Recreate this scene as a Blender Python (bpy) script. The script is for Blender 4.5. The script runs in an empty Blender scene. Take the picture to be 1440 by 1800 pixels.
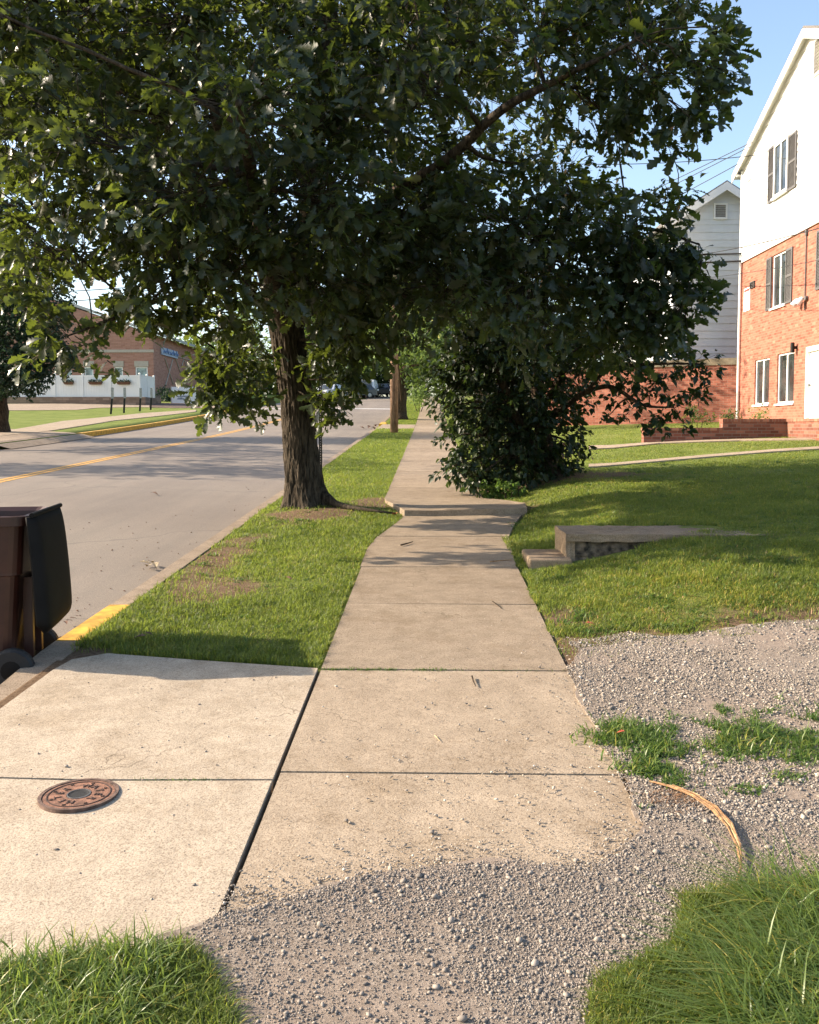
import bpy, bmesh, math, random
import numpy as np
from mathutils import Vector, Matrix, noise
R = math.radians
rng = np.random.default_rng(7); random.seed(7)
scn = bpy.context.scene; col = scn.collection

# ---------------------------------------------------------------- camera
F_PX, YAW, PITCH = 1560.0, math.atan(37/1560), math.atan(90/1560)
CAM = Vector((0, 0, 1.65))
fwd = Vector((-math.sin(YAW)*math.cos(PITCH), math.cos(YAW)*math.cos(PITCH), -math.sin(PITCH)))
rgt = Vector((math.cos(YAW), math.sin(YAW), 0)); upv = rgt.cross(fwd)
cd = bpy.data.cameras.new('camera'); cam = bpy.data.objects.new('camera', cd); col.objects.link(cam)
cd.sensor_fit = 'VERTICAL'; cd.sensor_height = 24; cd.lens = 24*F_PX/1800
cd.shift_y = -60/1800; cd.clip_end = 3000; cd.clip_start = .05
M = Matrix.Identity(4)
for i, v in enumerate((rgt, upv, -fwd)):
    for j in range(3): M[j][i] = v[j]
M.translation = CAM; cam.matrix_world = M; scn.camera = cam

# ---------------------------------------------------------------- sky, sun, exposure
TOSUN = Vector((-1, .11, 0)).normalized()
SUN_EL = R(28)
w = bpy.data.worlds.new('World'); scn.world = w; w.use_nodes = True
nt = w.node_tree; nt.nodes.clear()
sky = nt.nodes.new('ShaderNodeTexSky'); sky.sky_type = 'NISHITA'; sky.sun_disc = False
sky.sun_elevation = SUN_EL; sky.sun_rotation = math.atan2(TOSUN.x, TOSUN.y)
sky.air_density = 1.0; sky.dust_density = 2.2; sky.ozone_density = .9; sky.altitude = 100
bg = nt.nodes.new('ShaderNodeBackground'); bg.inputs[1].default_value = .15
wo = nt.nodes.new('ShaderNodeOutputWorld')
nt.links.new(sky.outputs[0], bg.inputs[0]); nt.links.new(bg.outputs[0], wo.inputs[0])
sl = bpy.data.lights.new('sun', 'SUN'); sl.energy = 5; sl.angle = R(.53); sl.color = (1, .84, .66)
so = bpy.data.objects.new('sun', sl); col.objects.link(so)
tos = Vector((TOSUN.x*math.cos(SUN_EL), TOSUN.y*math.cos(SUN_EL), math.sin(SUN_EL)))
so.rotation_euler = (-tos).to_track_quat('-Z', 'Y').to_euler(); so.location = (-20, 0, 20)
scn.view_settings.view_transform = 'Standard'; scn.view_settings.look = 'None'
scn.view_settings.exposure = 1.2; scn.view_settings.gamma = 1

# ---------------------------------------------------------------- terrain
_ys = np.linspace(0, 700, 7001)
_sl = np.interp(_ys, [0, 30, 60, 95, 112, 700], [.04, .04, .062, .062, 0, 0])
_S = np.concatenate([[0], np.cumsum((_sl[1:]+_sl[:-1])/2*.1)])
def S(y): return np.where(np.asarray(y) < 0, np.asarray(y)*.04, np.interp(y, _ys, _S))
def ss(a, b, x):
    t = np.clip((np.asarray(x, float)-a)/(b-a), 0, 1); return t*t*(3-2*t)
RX0, RX1 = -13.7, -2.5
def h(x, y):
    x = np.asarray(x, float); y = np.asarray(y, float)
    z = S(y)
    z = z + (.28*ss(.85, 2.6, x) + .05*np.clip(x-3, 0, 8))*ss(5.0, 7.8, y)*(1-ss(34, 60, y)*.6)
    z = z + .06*np.exp(-((x+1.5)**2+(y-12.1)**2)/.7)
    z = z + .02*np.clip(RX0-x, 0, 14)
    z = np.where((x > RX0) & (x < RX1), z-.13+.05*np.sin(np.clip((x-RX0)/(RX1-RX0), 0, 1)*np.pi)-.05, z)
    z = np.where((x > RX1) & (x < -2.31) & (y < 110), z-.09, z)
    return z
def hz(x, y): return float(h(x, y))
def ray(px, py): return fwd + rgt*((px-720)/F_PX) + upv*((840-py)/F_PX)
def P(px, py, d):
    r = ray(px, py); return CAM + r*(d/r.y)
def onX(px, py, X):
    r = ray(px, py); return CAM + r*(X/r.x)
def G(px, py):
    r = ray(px, py); a, b = .5, 1.0
    while b < 400:
        p = CAM + r*(b/r.y)
        if p.z < hz(p.x, p.y): break
        a = b; b *= 1.06
    for _ in range(30):
        m = (a+b)/2; p = CAM + r*(m/r.y)
        if p.z < hz(p.x, p.y): b = m
        else: a = m
    return CAM + r*(b/r.y)

# ---------------------------------------------------------------- materials
def NT(name):
    m = bpy.data.materials.new(name); m.use_nodes = True
    return m, m.node_tree, m.node_tree.nodes['Principled BSDF']
def nd(t, typ, **k):
    n = t.nodes.new(typ)
    for a, v in k.items():
        if a.startswith('i_'):
            key = a[2:]; key = int(key) if key.isdigit() else key.replace('_', ' ')
            n.inputs[key].default_value = v
        else: setattr(n, a, v)
    return n
def ramp(t, src, stops):
    n = t.nodes.new('ShaderNodeValToRGB'); e = n.color_ramp.elements
    e[0].position, e[0].color = stops[0][0], (*stops[0][1], 1)
    e[1].position, e[1].color = stops[-1][0], (*stops[-1][1], 1)
    for p, c in stops[1:-1]:
        q = e.new(p); q.color = (*c, 1)
    t.links.new(src, n.inputs[0]); return n.outputs[0]
def mixc(t, f, a, b, mode='MIX'):
    n = t.nodes.new('ShaderNodeMix'); n.data_type = 'RGBA'; n.blend_type = mode
    for s, v in ((0, f), (6, a), (7, b)):
        if isinstance(v, (int, float)): n.inputs[s].default_value = v
        elif isinstance(v, tuple): n.inputs[s].default_value = (*v, 1)
        else: t.links.new(v, n.inputs[s])
    return n.outputs[2]
def noi(t, scale, detail=4, rough=.55, vec=None, dist=0):
    n = nd(t, 'ShaderNodeTexNoise'); n.inputs['Scale'].default_value = scale
    n.inputs['Detail'].default_value = detail; n.inputs['Roughness'].default_value = rough; n.inputs['Distortion'].default_value = dist
    if vec is None: vec = pos(t)
    t.links.new(vec, n.inputs['Vector']); return n.outputs['Fac']
def pos(t): return nd(t, 'ShaderNodeNewGeometry').outputs['Position']
def bump(t, b, hgt, strength, dist=.01, prev=None):
    n = nd(t, 'ShaderNodeBump'); n.inputs['Strength'].default_value = strength; n.inputs['Distance'].default_value = dist
    t.links.new(hgt, n.inputs['Height'])
    if prev is not None: t.links.new(prev, n.inputs['Normal'])
    t.links.new(n.outputs[0], b.inputs['Normal']); return n.outputs[0]
def attr(t, name): return nd(t, 'ShaderNodeAttribute', attribute_name=name).outputs['Fac']
def plain(name, c, rough=.6, metal=0, var=.12, sc=6, bmp=0, spec=.5):
    m, t, b = NT(name)
    f = noi(t, sc, 5)
    c2 = tuple(max(0, x*(1-2.2*var)) for x in c); c3 = tuple(min(1, x*(1+var)) for x in c)
    t.links.new(ramp(t, f, [(.3, c2), (.7, c3)]), b.inputs['Base Color'])
    b.inputs['Roughness'].default_value = rough; b.inputs['Metallic'].default_value = metal
    b.inputs['Specular IOR Level'].default_value = spec
    if bmp: bump(t, b, noi(t, sc*12, 4), bmp, .01)
    return m
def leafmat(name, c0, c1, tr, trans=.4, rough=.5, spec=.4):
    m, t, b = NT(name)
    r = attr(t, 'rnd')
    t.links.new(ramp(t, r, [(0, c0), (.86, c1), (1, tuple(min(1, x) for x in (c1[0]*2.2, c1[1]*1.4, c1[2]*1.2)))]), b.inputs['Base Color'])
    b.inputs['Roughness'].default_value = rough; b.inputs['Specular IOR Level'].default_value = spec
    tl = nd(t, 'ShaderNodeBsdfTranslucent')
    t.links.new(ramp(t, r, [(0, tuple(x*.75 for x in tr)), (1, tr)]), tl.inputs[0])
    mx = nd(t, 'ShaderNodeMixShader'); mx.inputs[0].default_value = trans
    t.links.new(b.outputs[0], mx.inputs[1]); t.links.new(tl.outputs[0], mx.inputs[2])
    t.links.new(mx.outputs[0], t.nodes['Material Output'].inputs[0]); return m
def concrete(name, light, dark, speck=.5):
    m, t, b = NT(name)
    big = noi(t, .9, 6, .6); mid = noi(t, 7, 6, .65); fine = noi(t, 150, 3, .7)
    c = ramp(t, big, [(.3, dark), (.68, light)])
    c = mixc(t, .55, c, ramp(t, mid, [(.25, tuple(x*.66 for x in dark)), (.75, tuple(min(1, x*1.08) for x in light))]))
    c = mixc(t, attr(t, 'age'), c, ramp(t, mid, [(.2, (.125, .095, .064)), (.8, (.22, .17, .12))]))
    c = mixc(t, .9, c, ramp(t, fine, [(.36, (.5, .45, .4)), (.48, (1, 1, 1)), (.66, (1.2, 1.18, 1.15))]), 'MULTIPLY')
    c = mixc(t, .6, c, ramp(t, noi(t, 55, 4, .8), [(.34, (.5, .45, .38)), (.46, (1, 1, 1)), (.7, (1.1, 1.1, 1.08))]), 'MULTIPLY')
    v = nd(t, 'ShaderNodeTexVoronoi'); v.inputs['Scale'].default_value = 38; t.links.new(pos(t), v.inputs['Vector'])
    pit = ramp(t, v.outputs['Distance'], [(.05, (.45, .38, .3)), (.13, (1, 1, 1))])
    st = ramp(t, noi(t, 2.3, 8, .8, None, .25), [(.38, (.74, .70, .64)), (.50, (1, 1, 1)), (.7, (1.08, 1.07, 1.05))])
    c = mixc(t, .6, c, st, 'MULTIPLY')
    v2 = nd(t, 'ShaderNodeTexVoronoi'); v2.inputs['Scale'].default_value = 90; t.links.new(pos(t), v2.inputs['Vector'])
    c = mixc(t, ramp(t, noi(t, 5, 4), [(.4, (0, 0, 0)), (.6, (.8, .8, .8))]), c, mixc(t, 1.0, c, ramp(t, v2.outputs['Distance'], [(.10, (.5, .43, .36)), (.2, (1, 1, 1))]), 'MULTIPLY'))
    msk = ramp(t, noi(t, 11, 3), [(.50, (0, 0, 0)), (.62, (1, 1, 1))])
    c = mixc(t, msk, c, mixc(t, 1.0, c, pit, 'MULTIPLY'))
    wv = nd(t, 'ShaderNodeVectorMath', operation='ADD'); nn = nd(t, 'ShaderNodeTexNoise'); nn.inputs['Scale'].default_value = 2.1; nn.inputs['Detail'].default_value = 6; t.links.new(pos(t), nn.inputs['Vector'])
    t.links.new(pos(t), wv.inputs[0]); t.links.new(nn.outputs['Color'], wv.inputs[1])
    ve = nd(t, 'ShaderNodeTexVoronoi', feature='DISTANCE_TO_EDGE'); ve.inputs['Scale'].default_value = .62; t.links.new(wv.outputs[0], ve.inputs['Vector'])
    ck = nd(t, 'ShaderNodeMath', operation='MULTIPLY'); t.links.new(ramp(t, ve.outputs['Distance'], [(.0012, (.75, .75, .75)), (.0035, (0, 0, 0))]), ck.inputs[0]); t.links.new(ramp(t, noi(t, .8, 2), [(.5, (0, 0, 0)), (.56, (1, 1, 1))]), ck.inputs[1])
    c = mixc(t, ck.outputs[0], c, (.10, .075, .05))
    t.links.new(c, b.inputs['Base Color']); b.inputs['Roughness'].default_value = .9; b.inputs['Specular IOR Level'].default_value = .2
    n1 = bump(t, b, fine, speck, .004); bump(t, b, noi(t, 35, 5, .7), .35, .008, n1)
    return m
def brick(name, ax, cols, mortar=(.36, .19, .13), bw=.2, bh=.075):
    m, t, b = NT(name)
    tc = nd(t, 'ShaderNodeTexCoord').outputs['Object']; sp = nd(t, 'ShaderNodeSeparateXYZ'); t.links.new(tc, sp.inputs[0])
    cb = nd(t, 'ShaderNodeCombineXYZ')
    if ax == 'XY':
        a = nd(t, 'ShaderNodeMath', operation='ADD'); t.links.new(sp.outputs[0], a.inputs[0]); t.links.new(sp.outputs[1], a.inputs[1]); t.links.new(a.outputs[0], cb.inputs[0])
    else: t.links.new(sp.outputs['XYZ'.index(ax)], cb.inputs[0])
    t.links.new(sp.outputs[2], cb.inputs[1])
    n = nd(t, 'ShaderNodeTexBrick'); t.links.new(cb.outputs[0], n.inputs['Vector'])
    n.inputs['Scale'].default_value = 1; n.inputs['Brick Width'].default_value = bw; n.inputs['Row Height'].default_value = bh
    n.inputs['Mortar Size'].default_value = .006; n.inputs['Mortar Smooth'].default_value = .3; n.inputs['Bias'].default_value = 0
    n.inputs['Color1'].default_value = (0, 0, 0, 1); n.inputs['Color2'].default_value = (1, 1, 1, 1); n.inputs['Mortar'].default_value = (.5, .5, .5, 1)
    bc = ramp(t, n.outputs['Color'], cols)
    c = mixc(t, .13, bc, ramp(t, noi(t, 3, 5), [(.3, (.45, .4, .38)), (.7, (1.2, 1.15, 1.1))]), 'MULTIPLY')
    c = mixc(t, n.outputs['Fac'], c, mortar)
    t.links.new(c, b.inputs['Base Color']); b.inputs['Roughness'].default_value = .88; b.inputs['Specular IOR Level'].default_value = .2
    inv = nd(t, 'ShaderNodeMath', operation='SUBTRACT'); inv.inputs[0].default_value = 1; t.links.new(n.outputs['Fac'], inv.inputs[1])
    n1 = bump(t, b, inv.outputs[0], .6, .006); bump(t, b, noi(t, 60, 4), .25, .004, n1)
    return m
def glass(name, c=(.03, .035, .035)):
    m, t, b = NT(name)
    t.links.new(ramp(t, noi(t, 1.6, 3), [(.35, tuple(x*.5 for x in c)), (.65, tuple(x*1.8 for x in c))]), b.inputs['Base Color'])
    b.inputs['Roughness'].default_value = .06; b.inputs['Specular IOR Level'].default_value = .8
    bump(t, b, noi(t, 1.2, 2), .08, .05); return m
def m_asphalt():
    m, t, b = NT('asphalt')
    c = ramp(t, noi(t, .35, 6, .6), [(.3, (.19, .16, .132)), (.7, (.25, .215, .175))])
    fine = noi(t, 110, 3, .8)
    c = mixc(t, .8, c, ramp(t, fine, [(.35, (.5, .48, .46)), (.55, (1, 1, 1)), (.72, (1.6, 1.55, 1.5))]), 'MULTIPLY')
    sp = nd(t, 'ShaderNodeMapping'); sp.inputs['Scale'].default_value = (1.3, .06, 1); t.links.new(pos(t), sp.inputs[0])
    c = mixc(t, .5, c, ramp(t, noi(t, 1.4, 5, .6, sp.outputs[0]), [(.3, (.72, .72, .74)), (.7, (1.15, 1.12, 1.1))]), 'MULTIPLY')
    v = nd(t, 'ShaderNodeTexVoronoi', feature='DISTANCE_TO_EDGE'); v.inputs['Scale'].default_value = .22
    wv = nd(t, 'ShaderNodeVectorMath', operation='ADD'); nn = nd(t, 'ShaderNodeTexNoise'); nn.inputs['Scale'].default_value = 1.3; t.links.new(pos(t), nn.inputs['Vector'])
    t.links.new(pos(t), wv.inputs[0]); t.links.new(nn.outputs['Color'], wv.inputs[1]); t.links.new(wv.outputs[0], v.inputs['Vector'])
    c = mixc(t, ramp(t, v.outputs['Distance'], [(.002, (.4, .4, .4)), (.006, (0, 0, 0))]), c, (.05, .045, .04))
    t.links.new(c, b.inputs['Base Color']); b.inputs['Roughness'].default_value = .82; b.inputs['Specular IOR Level'].default_value = .3
    bump(t, b, fine, .6, .006); return m
def m_soil():
    m, t, b = NT('lawn_soil')
    g = ramp(t, noi(t, 30, 5, .7), [(.3, (.06, .09, .018)), (.7, (.16, .2, .045))])
    g = mixc(t, .5, g, ramp(t, noi(t, 1.1, 5, .6), [(.3, (.10, .13, .026)), (.5, (.2, .24, .055)), (.7, (.27, .27, .085))]))
    d = ramp(t, noi(t, 40, 6, .7), [(.3, (.09, .055, .032)), (.7, (.24, .165, .105))])
    c = mixc(t, attr(t, 'dirt'), g, d)
    t.links.new(c, b.inputs['Base Color']); b.inputs['Roughness'].default_value = 1; b.inputs['Specular IOR Level'].default_value = .1
    bump(t, b, noi(t, 70, 6, .8), .9, .02); return m
def m_gravelbase():
    m, t, b = NT('gravel_base')
    v = nd(t, 'ShaderNodeTexVoronoi'); v.inputs['Scale'].default_value = 110; t.links.new(pos(t), v.inputs['Vector'])
    c = ramp(t, v.outputs['Color'], [(.1, (.13, .105, .082)), (.5, (.235, .192, .152)), (.9, (.33, .28, .225))])
    d = ramp(t, noi(t, 25, 6, .7), [(.3, (.2, .155, .12)), (.7, (.34, .27, .21))])
    c = mixc(t, ramp(t, noi(t, 1.7, 4), [(.42, (.15, .15, .15)), (.6, (.95, .95, .95))]), c, d)
    t.links.new(c, b.inputs['Base Color']); b.inputs['Roughness'].default_value = .95; b.inputs['Specular IOR Level'].default_value = .2
    n1 = bump(t, b, noi(t, 130, 5, .8), .7, .008); bump(t, b, noi(t, 9, 5), .4, .02, n1); return m
def m_bark(name, c0, c1, sc=1.0):
    m, t, b = NT(name)
    mp = nd(t, 'ShaderNodeMapping'); mp.inputs['Scale'].default_value = (1, 1, .16); t.links.new(pos(t), mp.inputs[0])
    f = noi(t, 26*sc, 6, .65, mp.outputs[0], .6)
    c = ramp(t, f, [(.35, c0), (.62, c1)])
    c = mixc(t, .5, c, ramp(t, noi(t, 5, 5), [(.3, (.5, .5, .45)), (.7, (1.15, 1.1, 1.05))]), 'MULTIPLY')
    t.links.new(c, b.inputs['Base Color']); b.inputs['Roughness'].default_value = .95; b.inputs['Specular IOR Level'].default_value = .15
    bump(t, b, f, 1, .03); return m
MT = dict(
  asphalt=m_asphalt(), soil=m_soil(), gravelbase=m_gravelbase(),
  conc=concrete('sidewalk_concrete', (.41, .335, .248), (.325, .258, .185)),
  apron=concrete('driveway_concrete', (.44, .372, .285), (.375, .312, .235), .4),
  kerb=concrete('kerb_concrete', (.40, .32, .24), (.24, .19, .14)),
  step=concrete('step_concrete', (.38, .29, .20), (.2, .145, .095), .9),
  yellow=plain('yellow_paint', (.62, .34, .035), .7, var=.25, sc=9, bmp=.3),
  lane=plain('lane_paint', (.62, .33, .06), .7, var=.25, sc=14),
  white=plain('white_paint', (.78, .77, .73), .5, var=.05, sc=2),
  whiteroad=plain('white_road_paint', (.6, .58, .54), .7, var=.2, sc=8),
  siding=plain('white_siding', (.70, .69, .67), .5, var=.04, sc=1.5),
  siding2=plain('grey_siding', (.62, .65, .67), .55, var=.05, sc=1.5),
  trim=plain('white_trim', (.8, .79, .76), .45, var=.04, sc=3),
  slat=plain('vent_slats', (.30, .28, .25), .6, var=.1),
  shutter=plain('grey_shutter', (.11, .105, .10), .6, var=.1, sc=8),
  roof=plain('roof_shingle', (.16, .15, .14), .9, var=.3, sc=30, bmp=.4),
  brickf=brick('orange_brick_facade', 'Y', [(0, (.23, .078, .052)), (.35, (.31, .115, .078)), (.9, (.365, .145, .10)), (1, (.43, .19, .13))]),
  bricks=brick('red_brick', 'XY', [(0, (.25, .075, .045)), (.5, (.37, .12, .07)), (1, (.48, .19, .12))]),
  brickw=brick('brown_brick', 'XY', [(0, (.15, .06, .04)), (.5, (.23, .09, .06)), (1, (.33, .15, .1))], (.22, .17, .14)),
  brickl=brick('clinic_brick', 'XY', [(0, (.32, .16, .115)), (.5, (.37, .19, .14)), (1, (.42, .22, .165))], (.38, .27, .2), .4, .13),
  glass=glass('window_glass'), glassl=glass('pale_window_glass', (.16, .22, .22)),
  cap=concrete('wall_cap', (.3, .27, .2), (.2, .17, .12)),
  metal=plain('dark_metal', (.02, .02, .018), .5, .6, var=.2, sc=10),
  galv=plain('grey_metal', (.3, .3, .29), .4, .8, var=.15, sc=10),
  black=plain('black_rubber', (.012, .012, .012), .7, var=.2, sc=10, bmp=.2),
  bin=plain('brown_plastic', (.05, .017, .011), .4, var=.2, sc=5),
  lid=plain('dark_lid_plastic', (.009, .008, .007), .7, spec=.15, var=.2, sc=6),
  bark=m_bark('oak_bark', (.016, .0125, .009), (.10, .080, .058)),
  bark2=m_bark('dark_bark', (.02, .015, .01), (.09, .065, .045)),
  pole=m_bark('pole_wood', (.14, .085, .055), (.33, .22, .15), .8),
  iron=plain('rusty_iron', (.27, .135, .085), .75, .2, var=.3, sc=30, bmp=.5),
  ironfr=plain('worn_iron_ring', (.16, .10, .075), .8, .2, var=.3, sc=30, bmp=.5),
  ironlt=plain('dark_relief', (.07, .04, .03), .8, .1, var=.2, sc=30),
  red=plain('red_paint', (.22, .012, .012), .5, var=.1),
  signblue=plain('blue_lettering', (.16, .24, .42), .5, var=.1),
  signgrey=plain('grey_lettering', (.25, .27, .3), .6, var=.1),
  signred=plain('red_lettering', (.6, .04, .03), .6, var=.1),
  vinyl=plain('white_vinyl', (.78, .78, .72), .45, var=.03, sc=1),
  stonewall=brick('tan_block', 'XY', [(0, (.17, .12, .085)), (.5, (.24, .17, .12)), (1, (.3, .22, .16))], (.12, .09, .07), .5, .17),
  beige=plain('beige_panel', (.42, .36, .29), .7, var=.06),
  twig=plain('dry_twig', (.36, .20, .09), .8, var=.3, sc=40, bmp=.3),
  straw=plain('dry_straw', (.55, .40, .2), .7, var=.2, sc=30),
  redleaf=plain('red_leaf', (.45, .09, .05), .6, var=.2, sc=40),
  tanleaf=plain('tan_leaf', (.42, .33, .2), .7, var=.3, sc=40),
  brownleaf=plain('brown_leaf', (.16, .08, .045), .7, var=.3, sc=40),
  wire=plain('black_cable', (.02, .02, .02), .6, var=.1),
)
mulch = plain('bark_mulch', (.12, .07, .045), .9, var=.4, sc=40, bmp=.8)
m, t, b = NT('gravel_stone')
t.links.new(ramp(t, attr(t, 'rnd'), [(0, (.12, .105, .09)), (.4, (.235, .203, .17)), (.75, (.33, .285, .235)), (.9, (.40, .33, .25)), (1, (.52, .47, .4))]), b.inputs['Base Color'])
b.inputs['Roughness'].default_value = .85; b.inputs['Specular IOR Level'].default_value = .3; MT['stone'] = m
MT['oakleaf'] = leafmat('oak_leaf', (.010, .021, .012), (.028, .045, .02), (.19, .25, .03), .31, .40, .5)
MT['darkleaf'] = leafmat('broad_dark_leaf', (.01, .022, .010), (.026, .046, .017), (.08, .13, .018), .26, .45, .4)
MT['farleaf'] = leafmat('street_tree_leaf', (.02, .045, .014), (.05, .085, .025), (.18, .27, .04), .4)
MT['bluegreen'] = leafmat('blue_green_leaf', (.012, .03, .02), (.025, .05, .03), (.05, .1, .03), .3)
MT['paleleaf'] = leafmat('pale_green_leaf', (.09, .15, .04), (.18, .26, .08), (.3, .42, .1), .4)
MT['grass'] = leafmat('grass_blade', (.06, .095, .019), (.165, .205, .045), (.33, .42, .06), .45, .5, .35)
MT['grasslong'] = leafmat('long_grass_blade', (.065, .115, .022), (.16, .22, .05), (.32, .44, .07), .4, .4, .5)
MT['weed'] = leafmat('weed_leaf', (.045, .09, .02), (.09, .15, .035), (.2, .34, .05), .35, .5, .3)
MT['yleaf'] = leafmat('yellow_leaf', (.3, .3, .03), (.5, .42, .05), (.5, .5, .05), .4)

# ---------------------------------------------------------------- object helpers
def thing(name, label, cat, loc, group=None, kind=None):
    o = bpy.data.objects.new(name, None); col.objects.link(o); o.location = loc; o.empty_display_size = .2
    tag(o, label, cat, group, kind); return o
def tag(o, label=None, cat=None, group=None, kind=None):
    if label: o['label'] = label
    if cat: o['category'] = cat
    if group: o['group'] = group
    if kind: o['kind'] = kind
    return o
def wloc(o):
    v = Vector((0, 0, 0))
    while o is not None: v += o.location; o = o.parent
    return v
def link(name, me, mat, parent=None, smooth=False):
    if mat is not None and len(me.materials) == 0: me.materials.append(mat)
    o = bpy.data.objects.new(name, me); col.objects.link(o)
    if parent is not None:
        o.parent = parent; me.transform(Matrix.Translation(-wloc(parent)))
    if smooth: me.shade_smooth()
    return o
def npmesh(name, V, Fc, mat, parent=None, attrs=None, smooth=False, origin=None):
    V = np.ascontiguousarray(V, np.float32); Fc = np.ascontiguousarray(Fc, np.int32)
    me = bpy.data.meshes.new(name); n, k = Fc.shape
    me.vertices.add(len(V)); me.vertices.foreach_set('co', V.ravel())
    me.loops.add(n*k); me.loops.foreach_set('vertex_index', Fc.ravel())
    me.polygons.add(n); me.polygons.foreach_set('loop_start', np.arange(0, n*k, k, dtype=np.int32))
    me.polygons.foreach_set('loop_total', np.full(n, k, np.int32))
    for a, v in (attrs or {}).items():
        at = me.attributes.new(a, 'FLOAT', 'POINT'); at.data.foreach_set('value', np.ascontiguousarray(v, np.float32))
    me.update(calc_edges=True)
    o = link(name, me, mat, parent, smooth)
    if origin is not None and parent is None:
        me.transform(Matrix.Translation(-Vector(origin))); o.location = origin
    return o
class MB:
    def __init__(s): s.v = []; s.f = []
    def add(s, vs, fs):
        k = len(s.v); s.v += [tuple(v) for v in vs]; s.f += [tuple(i+k for i in f) for f in fs]; return s
    def box(s, x0, x1, y0, y1, z0, z1, Mx=None):
        vs = [Vector((x, y, z)) for z in (z0, z1) for y in (y0, y1) for x in (x0, x1)]
        if Mx is not None: vs = [Mx @ v for v in vs]
        return s.add(vs, [(0, 2, 3, 1), (4, 5, 7, 6), (0, 1, 5, 4), (2, 6, 7, 3), (0, 4, 6, 2), (1, 3, 7, 5)])
    def tube(s, pts, rad, n=8, cap=True):
        pts = [Vector(p) for p in pts]; k = len(s.v); m_ = len(pts)
        rad = rad if isinstance(rad, (list, tuple)) else [rad]*m_
        ref = None
        for i, p in enumerate(pts):
            t = (pts[min(i+1, m_-1)]-pts[max(i-1, 0)]).normalized()
            if ref is None:
                ref = t.orthogonal().normalized()
            ref = (ref - t*ref.dot(t)).normalized(); b2 = t.cross(ref)
            for j in range(n):
                a = 2*math.pi*j/n; q = p + (ref*math.cos(a)+b2*math.sin(a))*rad[i]; s.v.append(tuple(q))
        for i in range(m_-1):
            for j in range(n):
                a, b_ = k+i*n+j, k+i*n+(j+1) % n; s.f.append((a, b_, b_+n, a+n))
        if cap:
            s.f.append(tuple(k+j for j in reversed(range(n)))); s.f.append(tuple(k+(m_-1)*n+j for j in range(n)))
        return s
    def lathe(s, prof, c, n=20, ax='z'):
        k = len(s.v); c = Vector(c)
        for r_, z in prof:
            for j in range(n):
                a = 2*math.pi*j/n; x, y = r_*math.cos(a), r_*math.sin(a)
                v = {'z': (x, y, z), 'x': (z, x, y), 'y': (x, z, y)}[ax]; s.v.append(tuple(c+Vector(v)))
        for i in range(len(prof)-1):
            for j in range(n):
                a, b_ = k+i*n+j, k+i*n+(j+1) % n; s.f.append((a, b_, b_+n, a+n))
        s.f.append(tuple(k+j for j in reversed(range(n)))); s.f.append(tuple(k+(len(prof)-1)*n+j for j in range(n)))
        return s
    def loft(s, rings, cap0=True, cap1=True):
        k = len(s.v); n = len(rings[0])
        for r_ in rings: s.v += [tuple(v) for v in r_]
        for i in range(len(rings)-1):
            for j in range(n):
                a, b_ = k+i*n+j, k+i*n+(j+1) % n; s.f.append((a, b_, b_+n, a+n))
        if cap0: s.f.append(tuple(k+j for j in reversed(range(n))))
        if cap1: s.f.append(tuple(k+(len(rings)-1)*n+j for j in range(n)))
        return s
    def build(s, name, mat, parent=None, smooth=False, bevel=0, origin=None, attrs=None):
        me = bpy.data.meshes.new(name); me.from_pydata(s.v, [], s.f); me.update()
        bm = bmesh.new(); bm.from_mesh(me); bmesh.ops.recalc_face_normals(bm, faces=bm.faces)
        bm.to_mesh(me); bm.free()
        for a, v in (attrs or {}).items():
            at = me.attributes.new(a, 'FLOAT', 'POINT'); at.data.foreach_set('value', np.full(len(me.vertices), v, np.float32) if isinstance(v, (int, float)) else np.asarray(v, np.float32))
        o = link(name, me, mat, parent, smooth)
        if parent is None and origin is not None:
            me.transform(Matrix.Translation(-Vector(origin))); o.location = origin
        if bevel:
            bv = o.modifiers.new('bevel', 'BEVEL'); bv.width = bevel; bv.segments = 2; bv.limit_method = 'ANGLE'
        return o
def struct(o): o['kind'] = 'structure'; return o
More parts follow.
